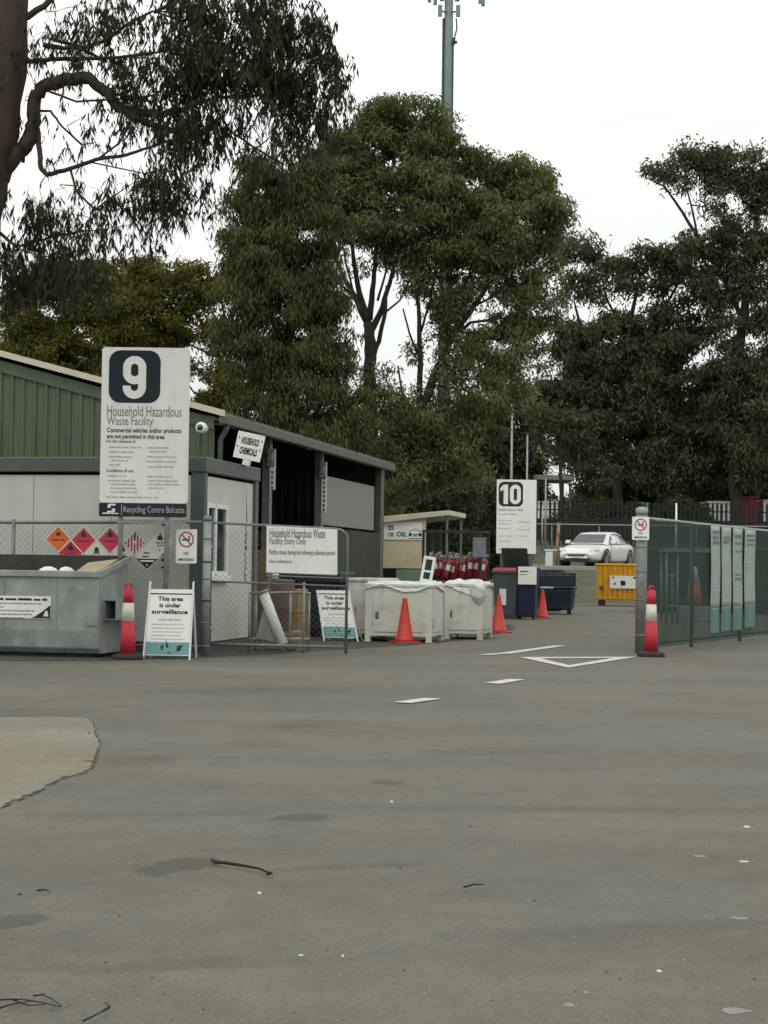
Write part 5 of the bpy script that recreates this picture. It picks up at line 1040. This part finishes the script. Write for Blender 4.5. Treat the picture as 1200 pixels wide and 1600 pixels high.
def tree(label, D, limbs, blobs, leafm, bark, Lp, Wp, droop=.55, tau=2.2, clump=26, depth=1., seed=1, group=None, name='gum_tree', twigs=5, TR=.62, grow=1., spray=0):
    # sizes of leaves and clumps are given at the tree's distance (Lp, Wp, clump: thousandths of the view), tau: how closely leaves cover
    g = np.random.default_rng(seed); rd = random.Random(seed); sc = D/2700
    Lf, Wf, clump = Lp*sc, Wp*sc, clump*sc
    b0 = limbs[0][0]; base = GD(b0[0], D); t = thing(name, label, 'tree', base, 0, group)
    b = MB(); sk = []
    for li, lb in enumerate(limbs):
        pts = []; rad = []
        yo = 0 if li == 0 else rd.uniform(-.5,.5)*depth*sc*50
        for i, (x, y, r) in enumerate(lb):
            p = P(x, y, D); p.y += yo*i/max(1,len(lb)-1); p = p-base
            if li == 0 and i == 0: p.z = -.1
            pts.append(p); rad.append(max(.012, r*sc*TR))
        q = []; qr = []
        for i in range(len(pts)-1):
            for k in range(4):
                u = k/4; v = pts[i].lerp(pts[i+1], u); w_ = rad[i]+(rad[i+1]-rad[i])*u
                if k: v = v+Vector((rd.uniform(-1,1),rd.uniform(-1,1),rd.uniform(-1,1)))*w_*.25
                q.append(v); qr.append(w_)
        q.append(pts[-1]); qr.append(rad[-1]); b.tube(q, qr, 10 if rad[0] > .1 else 6); sk += q[len(q)//3:]
    CC = []
    for bi, bl in enumerate(blobs):
        x, y, rx, ry = bl[:4]; rx *= grow; ry *= grow; dn = bl[4] if len(bl) > 4 else 1.
        c = P(x, y, D)-base; X, Z = rx*sc, ry*sc; Y = max(12*sc, .48*(X+Z))*depth
        c.y += rd.uniform(-.35,.35)*Y
        need = tau*dn**1.25*math.pi*X*Z/(.25*Lf*Wf)            # leaves that cover the mass tau times over
        n = max(3, int(round(4.6*X*Z/(clump*clump)))); per = need/n
        ok = [q for q in sk if q.z < c.z+8*sc]; near = min(ok or sk, key=lambda q: (q-c).length)
        md = near.lerp(c, .5)+Vector((rd.uniform(-.2,.2),rd.uniform(-.2,.2),-.12*(near-c).length))
        r_ = min(4.2*sc, .6*sc+.010*(X+Z)); b.tube([near, near.lerp(md,.6), md, md.lerp(c,.6), c], [r_,r_*.9,r_*.75,r_*.55,r_*.35], 6)
        for k in range(n):
            d = g.normal(size=3); d /= np.linalg.norm(d); rr = g.uniform(.12,1)**.45
            sc_ = np.array((c.x+d[0]*rr*X, c.y+d[1]*rr*Y, c.z+d[2]*rr*Z)); m = max(3, int(g.uniform(.5,1.5)*per))
            cs = clump*g.uniform(.55,1.15)
            off = g.normal(size=(m,3)); off *= (g.uniform(.3,1.25,m)/np.maximum(.4, np.linalg.norm(off, axis=1)))[:,None]   # leaves lie towards the clump's rim
            off *= np.array((cs, cs, cs*.62)); off[:,2] -= g.uniform(0,1,m)**2*droop*cs*.9
            if spray:                                 # leaves strung along hanging twigs
                ns_ = max(1, m//spray); st = sc_+off[:ns_]; dr = g.normal(size=(ns_,3))*.55; dr[:,2] -= .9; dr /= np.linalg.norm(dr, axis=1)[:,None]; ln = cs*g.uniform(.55,1.25,ns_)
                u = g.uniform(.05,1,(ns_,spray)); q_ = st[:,None,:]+dr[:,None,:]*(u*ln[:,None])[:,:,None]; q_[:,:,2] -= (u**2)*(ln*.25)[:,None]; q_ += g.normal(size=q_.shape)*cs*.035
                CC.append(q_.reshape(-1,3))
                for a_, d_, l_ in zip(st, dr, ln):
                    A_ = Vector(a_); e_ = A_+Vector(d_)*l_-Vector((0,0,l_*.25)); b.tube([A_, A_+Vector(d_)*l_*.5-Vector((0,0,l_*.06)), e_], [.28*sc,.22*sc,.1*sc], 3, cap=False)
            else: CC.append(sc_+off)
            if k < twigs:
                e_ = Vector(sc_); b.tube([c, c.lerp(e_,.5)+Vector((0,0,.06*(e_-c).length)), e_], [r_*.35,r_*.25,.4*sc], 4, cap=False)
    b.build('trunk', bark, t, smooth=True)
    A = np.concatenate(CC); NLEAF[0] += len(A)
    leafmesh('crown', A, Lf, Wf, droop, leafm, t, seed+50)
    return t
LM_NEAR = leafmat('near_gum_leaves', [(.014,.020,.010),(.030,.040,.020),(.054,.065,.034),(.075,.072,.036)], .3)
LM_MID = leafmat('central_gum_leaves', [(.050,.064,.020),(.115,.138,.050),(.19,.212,.085),(.26,.255,.125)], .42)
LM_OLV = leafmat('olive_leaves', [(.056,.058,.014),(.115,.112,.026),(.18,.166,.042),(.23,.19,.055)], .4)
LM_DRK = leafmat('dark_gum_leaves', [(.028,.036,.016),(.064,.077,.034),(.11,.124,.056),(.16,.162,.08)], .34)
LM_BRZ = leafmat('bronze_gum_leaves', [(.034,.038,.013),(.078,.085,.030),(.13,.132,.052),(.18,.15,.07)], .36)
tree('huge near gum with a red brown trunk and a long crooked limb', 19.0,
  [[(-105,1043,40),(-85,820,38),(-58,560,36),(-32,340,34),(0,160,33),(14,0,31),(34,-170,28),(60,-330,22)],
   [(-6,285,14),(22,245,13),(42,222,12),(54,190,11),(54,155,10.5),(70,134,10.5),(102,123,10.5),(140,122,10),(163,142,9),(184,168,8.5),(212,177,7.5),(245,178,6),(285,171,4)],
   [(186,170,6.5),(213,185,6.5),(240,195,5.5),(268,203,4.5),(300,212,3)],
   [(58,200,4.5),(62,235,4.2),(64,262,4),(73,273,4),(110,264,3.6),(150,250,3.2),(198,243,2.8),(232,232,2.2),(268,220,1.5)],
   [(42,96,4),(80,93,3.6),(130,93,3.2),(180,92,2.8),(240,85,2)], [(68,70,4.2),(100,76,3.6),(140,74,3.2),(170,62,2.8),(200,40,2.4),(240,20,1.8)],
   [(84,62,3),(120,70,2.6),(165,92,2.2)], [(20,40,6),(70,10,5),(120,-40,4)], [(280,172,3),(340,150,3),(390,147,2.4),(436,143,1.6)], [(330,160,2),(360,205,1.8),(400,232,1.4),(440,255,1)],
   [(163,142,3),(195,148,2.4),(235,155,1.6)], [(62,173,2),(78,172,2),(95,195,1.5),(125,222,1)], [(24,250,3),(40,200,4),(32,250,3)], [(240,20,3),(300,-10,3),(380,-60,3)], [(190,180,2),(188,205,1.5),(180,215,1)],
   [(70,140,2),(120,160,1.8),(200,156,1.5),(250,152,1.2)], [(150,250,1.5),(185,225,1.2),(200,200,1)], [(-25,300,4),(-5,360,3),(30,390,2)], [(30,385,2),(80,370,1.5),(130,360,1)], [(110,264,2),(120,300,1.5),(150,330,1)]],
  [(255,95,50,55,1.0),(310,70,60,60,1.1),(285,140,55,42,1.25),(330,185,35,35,.7),(300,215,42,40,1.25),(285,260,36,32,1.0),(350,20,75,45,.95),(410,60,60,60,.9),(455,40,55,50,.85),(470,95,60,48,.9),(440,130,55,45,.85),(505,120,32,42,.8),(475,165,50,40,.85),(430,185,40,36,.6),
   (500,60,30,40,.6),(260,15,55,28,.65),(320,-20,90,30,1),(430,-15,70,35,1),(210,285,60,40,.62),(160,300,60,38,.55),(120,335,55,40,.7),(70,330,45,40,.7),(60,375,55,35,1.0),(100,370,45,36,1.0),(25,390,34,45,.8),(140,390,26,36,.7),(205,350,14,34,.8),(250,315,26,32,.7),(240,270,40,30,.7),(15,440,28,50,.6),
   (90,18,44,28,.55),(145,20,45,30,.55),(200,10,50,34,.7),(70,50,30,34,.6),(120,80,46,26,.42),(130,185,26,24,.4),(140,205,14,20,.5),(40,150,20,26,.6),(150,55,40,24,.45),(180,115,40,24,.5),(190,75,40,30,.55),(205,150,36,26,.5),(70,215,18,22,.4),(100,295,34,22,.5),(240,135,30,22,.7),(360,110,60,50,.95),(395,110,50,45,.8),(365,215,26,24,.5),(400,230,22,16,.3),(390,195,30,26,.5)],
  LM_NEAR, BARK, 17, 3.1, .66, 1.75, 54, .8, seed=4, TR=1., spray=13)
tree('tall rounded gum in the centre with many steep forked limbs', 52,
  [[(592,900,19),(585,780,18),(581,690,17),(577,610,16),(578,545,15),(575,505,13)],
   [(575,505,10),(560,475,7.5),(543,445,6),(520,400,5),(504,368,3.5)], [(576,510,9),(558,440,6.5),(552,400,5),(545,350,3)], [(577,500,9),(584,440,6),(588,390,5),(585,330,3)], [(578,520,9),(598,480,7),(612,430,5),(628,380,3.5)], [(580,560,8),(592,535,6),(602,490,5),(604,450,3)],
   [(612,790,15),(632,715,14),(650,660,13),(674,600,11),(706,525,9),(740,478,7),(768,435,5),(800,380,3)], [(655,650,8),(657,570,7),(655,500,5.5),(650,430,4)], [(690,560,7),(716,500,5),(730,430,4)], [(706,525,6),(735,505,4),(780,500,3)], [(612,770,8),(600,720,6),(618,660,4)], [(740,478,4),(760,470,3),(800,440,2)],[(560,475,3.5),(530,440,3),(515,410,2),(500,390,1.5)],[(553,460,3),(540,410,2.4),(535,380,1.8)],[(590,470,3.5),(604,420,2.6),(606,380,2)],[(600,490,3),(625,470,2.4),(640,440,1.8)],[(655,560,3.5),(640,520,2.6),(630,480,2)],[(657,520,3.5),(672,470,2.6),(680,420,2)],[(700,540,4),(694,490,3),(690,440,2)],[(725,500,3.5),(728,450,2.6),(740,400,2)],[(650,660,4),(628,610,3),(622,570,2)]],
  [(640,185,58,34),(600,185,40,30),(560,215,52,40),(515,240,40,40),(690,205,36,36),(610,245,100,55),(520,290,60,52),(690,275,90,55),(780,275,70,42),(835,300,44,46),(805,335,72,42),(720,345,85,48,1.1),(620,345,80,48,1.1),(550,325,70,38),(690,385,75,34),(770,385,75,36),(850,350,32,36),(840,390,40,30,.8),
   (660,430,36,36,.7),(625,405,30,26,.5),(700,450,30,42,.8),(735,440,34,36,.7),(640,545,18,26,.3),(630,625,38,36,.5),(690,650,55,50,.9),(720,700,70,48,1.1),(660,705,50,48,.8),(755,600,55,55,.9),(790,535,55,50,.9),(825,480,50,44,.8),(800,430,62,40,.7),(640,690,50,40,.5),(560,410,20,24,.2),(690,470,22,34,.45),(685,560,16,34,.3),(715,560,30,42,.5),(745,520,24,26,.5),(600,620,24,50,.3),(700,500,22,30,.5),(620,740,50,40,.8),(570,640,26,60,.4)],
  LM_MID, BARKD, 10.5, 2.7, .5, 3.7, 26, 1., seed=9, grow=1.1)
tree('weeping reddish dark gum left of the central tree', 49,
  [[(500,905,15),(480,760,13),(462,640,11),(452,520,8),(440,400,6),(430,310,3)], [(480,700,7),(500,620,5),(500,540,3)], [(462,600,6),(410,540,4),(390,500,3)]],
  [(430,285,60,42),(475,260,44,40),(395,335,46,44),(450,345,56,48),(505,350,34,40,.8),(415,400,58,46),(475,405,46,50),(385,415,28,60,.7),(440,465,64,48),(505,470,34,60),(400,510,48,42),(460,540,64,48),(505,575,40,60,.8),(420,590,58,46,.9),(480,625,72,46),(540,640,36,48,.9),(400,650,54,36),(470,680,72,36),(545,690,40,34),(366,340,18,56,.45),(525,520,24,60,.45),(350,480,28,40,.5)],
  LM_BRZ, BARKD, 12, 2.5, .6, 3.6, 27, 1., seed=21, grow=1.1)
tree('spreading yellow olive tree behind the shed roof', 58,
  [[(180,900,16),(175,700,14),(165,600,12),(150,500,8),(140,450,4)], [(165,600,8),(220,530,6),(260,470,4)], [(172,680,7),(90,580,5),(50,520,3)], [(330,640,5),(345,560,5),(325,520,4),(300,480,3)], [(345,560,3),(310,545,2.5),(298,540,2)], [(335,600,3.5),(310,580,3),(296,560,2)], [(330,525,3),(350,490,2.5),(345,460,2)], [(180,690,8),(280,670,6),(332,640,5)], [(330,620,3),(305,615,2.5),(290,595,2)]],
  [(30,495,30,50,.7),(70,470,56,50,.9),(140,440,66,40),(205,432,60,32),(262,440,50,36),(190,490,84,50,1.2),(110,520,80,52,1.2),(60,560,60,40),(230,535,64,54,1.2),(268,500,36,44),(318,440,40,26),(345,455,28,30,.8),(20,570,30,40,.8),(150,580,84,46,1.2),(345,560,36,44,.55),(372,620,42,50,.8),(330,640,54,28,.9),(262,590,26,44,.9),(298,470,26,28,.8),(25,535,34,34,.9),(335,500,30,26,.45),(312,520,20,40,.3)],
  LM_OLV, BARKD, 9.5, 2.8, .4, 4.2, 24, 1., seed=31, grow=1.1)
tree('broad dark gum right of centre with an open top', 92,
  [[(968,905,14),(965,780,13),(962,680,12),(970,580,9),(985,500,6),(1000,430,3)], [(964,660,7),(920,560,5),(900,480,3)], [(968,600,6),(1020,510,5),(1060,440,3)], [(980,530,4),(950,470,3),(940,430,2)], [(1010,520,3),(1035,470,2.5),(1040,440,2)]],
  [(905,385,28,28,.8),(920,420,36,30,.7),(965,412,36,22,.8),(1010,400,40,22,.9),(1055,395,34,24,.9),(985,445,50,22,.5),(1045,440,46,26,.7),(900,450,40,36,.5),(950,530,60,36,1),(1010,515,64,34,1),(1070,500,54,36,1),(900,560,50,56,1.1),(970,585,80,48,1.2),(1050,570,80,48,1.2),(920,640,66,46,1.1),(1010,650,90,46,1.2),(1090,640,70,54,1.2),(950,705,60,30,.7),(1020,715,76,36,.9),(1110,700,60,46,1.1),(870,600,40,50,.9),(880,680,36,26,.3)],
  LM_DRK, BARKD, 10, 2.9, .5, 3.2, 25, .7, seed=41, grow=1.13)
tree('tall open gum at the right edge rising above its neighbours', 90,
  [[(1150,905,18),(1148,760,16),(1150,640,14),(1158,520,12),(1172,420,9),(1185,330,6),(1195,270,4)], [(1160,500,7),(1120,410,6),(1085,360,4.5),(1060,320,3.5),(1040,290,2.5),(1010,275,1.5)], [(1090,368,3),(1080,320,2.5),(1072,290,2)], [(1185,340,5),(1160,310,3),(1140,270,2)], [(1150,620,8),(1200,560,6),(1230,500,4)], [(1185,335,4),(1210,330,4),(1235,320,3)]],
  [(1030,268,34,16,.75),(1068,250,34,22,.8),(1105,240,32,22,.9),(1128,255,36,34,1),(1165,265,40,34,1),(1205,285,44,36,1),(1085,285,36,14,.5),(1120,315,36,26,.6),(1190,330,44,26,.5),(1105,365,40,28,.9),(1145,385,52,40,1.1),(1195,395,46,40,1),(1100,410,36,30,.7),(1125,445,46,34,1),(1195,450,34,34,.8),(1150,500,40,30,.45),(1205,520,36,44,.9),(1165,560,70,34,1.1),(1205,610,60,56,1.2),(1150,640,50,50,.9),(1190,700,60,56,1.1),(1210,450,20,20,.6),(1240,560,40,80,1)],
  LM_DRK, BARKD, 10, 2.9, .5, 3.0, 25, .7, seed=51, grow=1.10)
tree('small slim tree between the poles and the carport', 89.5,
  [[(877,905,5),(877,800,5),(876,740,4.5),(874,700,4),(868,660,3)], [(876,730,3),(890,700,2.5),(905,680,2)], [(876,715,2.5),(862,695,2),(855,680,1.5)]],
  [(850,655,36,28,.9),(895,655,36,26,.8),(905,690,24,22,.4),(845,700,18,24,.4),(930,735,36,26,.9)], LM_DRK, BARKD, 10, 3, .4, 2., 18, .7, seed=61)
for px, D, sd, lb, bl in ((790, 98, 81, 'dark gum far behind the oil kiosk and sign ten', [(745,660,50,40),(800,640,50,46),(770,710,66,40),(830,700,34,40,.7),(740,740,60,40),(800,750,50,34,.9)]),
    (1000, 101, 82, 'dark gum far behind the palisade above the white car', [(940,660,60,46),(1010,640,70,50),(1070,670,60,50),(960,735,66,34,.85),(1030,745,66,34,.9),(905,720,34,40,.5),(1000,770,80,22)]),
    (1150, 99, 83, 'dark gum far behind the palisade above the red cabin', [(1100,660,60,50),(1170,650,70,56),(1220,700,50,60),(1120,735,66,40),(1190,750,60,40),(1090,760,60,26)]),
    (640, 96, 84, 'dark gum far behind the end of the long shed', [(600,690,50,40,.8),(650,670,56,36,.7),(690,720,56,44),(620,750,56,36),(560,720,50,44)])):
    tree(lb, D, [[(px,905,9),(px+3,780,8),(px-3,690,6),(px+4,640,3)],[(px,760,4),(px-40,700,3)],[(px,750,4),(px+45,690,3)]], bl, LM_DRK, BARKD, 10, 2.9, .4, 4.4, 24, .6, seed=sd, grow=1.15)
def bush(px, D, w_, h, label, lm, seed, grp='dark shrubs behind the yard'):
    sc = D/2700; y0 = 889-(hgt(D)-1.15)/sc; rd = random.Random(seed)
    bl = [(px+rd.uniform(-.42,.42)*w_, y0-h*rd.uniform(.22,.85), w_*.24, h*.2, 1.) for k in range(8)]
    tree(label, D, [[(px,y0+2,5),(px+rd.uniform(-5,5),y0-h*.35,4),(px+rd.uniform(-10,10),y0-h*.7,2.5)],[(px,y0-h*.2,3),(px-w_*.25,y0-h*.6,2)],[(px,y0-h*.25,3),(px+w_*.25,y0-h*.6,2)]], bl, lm, BARKD, 10, 2.9, .35, 4., 22, .6, seed, grp, 'shrub', 3)
for i, (px, D, w_, h, lb) in enumerate(((620,57,90,190,'dark shrub between the shed end and the central trunks'),(690,59,110,200,'broad dark shrub behind the oil kiosk'),(755,60,100,190,'dark shrub behind the cage, left of sign ten'),
     (905,90,90,60,'low dark shrub behind the palisade above the car'),(960,91,90,70,'low dark shrub behind the palisade right of the car'),(1070,91,80,70,'low dark shrub behind the palisade right of the thick post'),(350,62,120,150,'dark shrub rising behind the shed roof near sign nine'),(540,60,110,150,'dark shrub rising behind the far end of the shed roof'))):
    bush(px, D, w_, h, lb, LM_DRK if i != 0 else LM_MID, 70+i)
print('leaves', NLEAF[0])
# distant wood closing the view
g = np.random.default_rng(5); N = 150000
wx = g.uniform(-75, 75, N); wy = g.uniform(108, 122, N); top = 6.6+.9*np.sin(wx*.33)+.8*np.sin(wx*.81+2)+.5*np.sin(wx*2.1)+.4*np.sin(wx*4.3+1)
wz = 2.6+g.uniform(0,1,N)**.8*(top-2.2)
wood = leafmesh('far_wood', np.stack([wx, wy, wz], 1), .5, .2, .2, LM_DRK, None, 8); tag(wood, 'distant dark line of woodland behind the car park', 'woodland', kind='stuff')
# ------------------------------------------------------------------ light
W = bpy.data.worlds.new('World'); SC.world = W; W.use_nodes = True; t = W.node_tree; bg = t.nodes['Background']
SUN_EL, SUN_AZ = R(58), R(205)
sk = nn(t, 'ShaderNodeTexSky', sky_type='NISHITA'); sk.sun_disc = False; sk.sun_elevation = SUN_EL; sk.sun_rotation = SUN_AZ
hs = nn(t, 'ShaderNodeHueSaturation'); hs.inputs['Saturation'].default_value = .15; t.links.new(sk.outputs[0], hs.inputs['Color'])
tc = nn(t, 'ShaderNodeTexCoord'); sp = nn(t, 'ShaderNodeSeparateXYZ'); t.links.new(tc.outputs['Generated'], sp.inputs[0])
mr = nn(t, 'ShaderNodeMapRange', interpolation_type='SMOOTHSTEP'); mr.inputs[1].default_value = .02; mr.inputs[2].default_value = .5; mr.inputs[3].default_value = 9.0; mr.inputs[4].default_value = 15.0; t.links.new(sp.outputs['Z'], mr.inputs[0])
mp = nn(t, 'ShaderNodeMapping'); mp.inputs['Scale'].default_value = (3,3,11); t.links.new(tc.outputs['Generated'], mp.inputs[0]); ns = nn(t, 'ShaderNodeTexNoise'); ns.inputs['Scale'].default_value = 1.5; ns.inputs['Detail'].default_value = 5; t.links.new(mp.outputs[0], ns.inputs['Vector'])
m2 = nn(t, 'ShaderNodeMapRange'); m2.inputs[1].default_value = .35; m2.inputs[2].default_value = .65; m2.inputs[3].default_value = .93; m2.inputs[4].default_value = 1.08; t.links.new(ns.outputs['Fac'], m2.inputs[0])
mu = nn(t, 'ShaderNodeMath', operation='MULTIPLY'); t.links.new(mr.outputs[0], mu.inputs[0]); t.links.new(m2.outputs[0], mu.inputs[1])
cc = nn(t, 'ShaderNodeMix', data_type='RGBA', blend_type='MULTIPLY'); cc.inputs[0].default_value = 1; cc.inputs[6].default_value = (.965,1.0,.965,1); t.links.new(mu.outputs[0], cc.inputs[7])
mx = nn(t, 'ShaderNodeMix', data_type='RGBA'); mx.inputs[0].default_value = .85; t.links.new(hs.outputs[0], mx.inputs[6]); t.links.new(cc.outputs[2], mx.inputs[7]); t.links.new(mx.outputs[2], bg.inputs[0]); bg.inputs[1].default_value = .1
sl = bpy.data.lights.new('sun', 'SUN'); sl.energy = .6; sl.angle = R(25); sl.color = (1,.96,.9); so = bpy.data.objects.new('sun', sl); COL.objects.link(so)
so.rotation_euler = (R(90)-SUN_EL, 0, R(180)-SUN_AZ)
cd = bpy.data.cameras.new('camera'); cam = bpy.data.objects.new('camera', cd); COL.objects.link(cam); SC.camera = cam
cd.sensor_fit = 'VERTICAL'; cd.sensor_height = 24; cd.lens = 24*F/1600; cd.clip_start = .1; cd.clip_end = 4000
cam.matrix_world = Matrix(((rt.x, up.x, -fw.x, EYE.x), (rt.y, up.y, -fw.y, EYE.y), (rt.z, up.z, -fw.z, EYE.z), (0,0,0,1)))
SC.view_settings.view_transform = 'Standard'; SC.view_settings.look = 'None'; SC.view_settings.exposure = 0; SC.view_settings.gamma = 1
SC.render.resolution_x = 768; SC.render.resolution_y = 1024
SC.cycles.max_bounces = 6; SC.cycles.transparent_max_bounces = 16
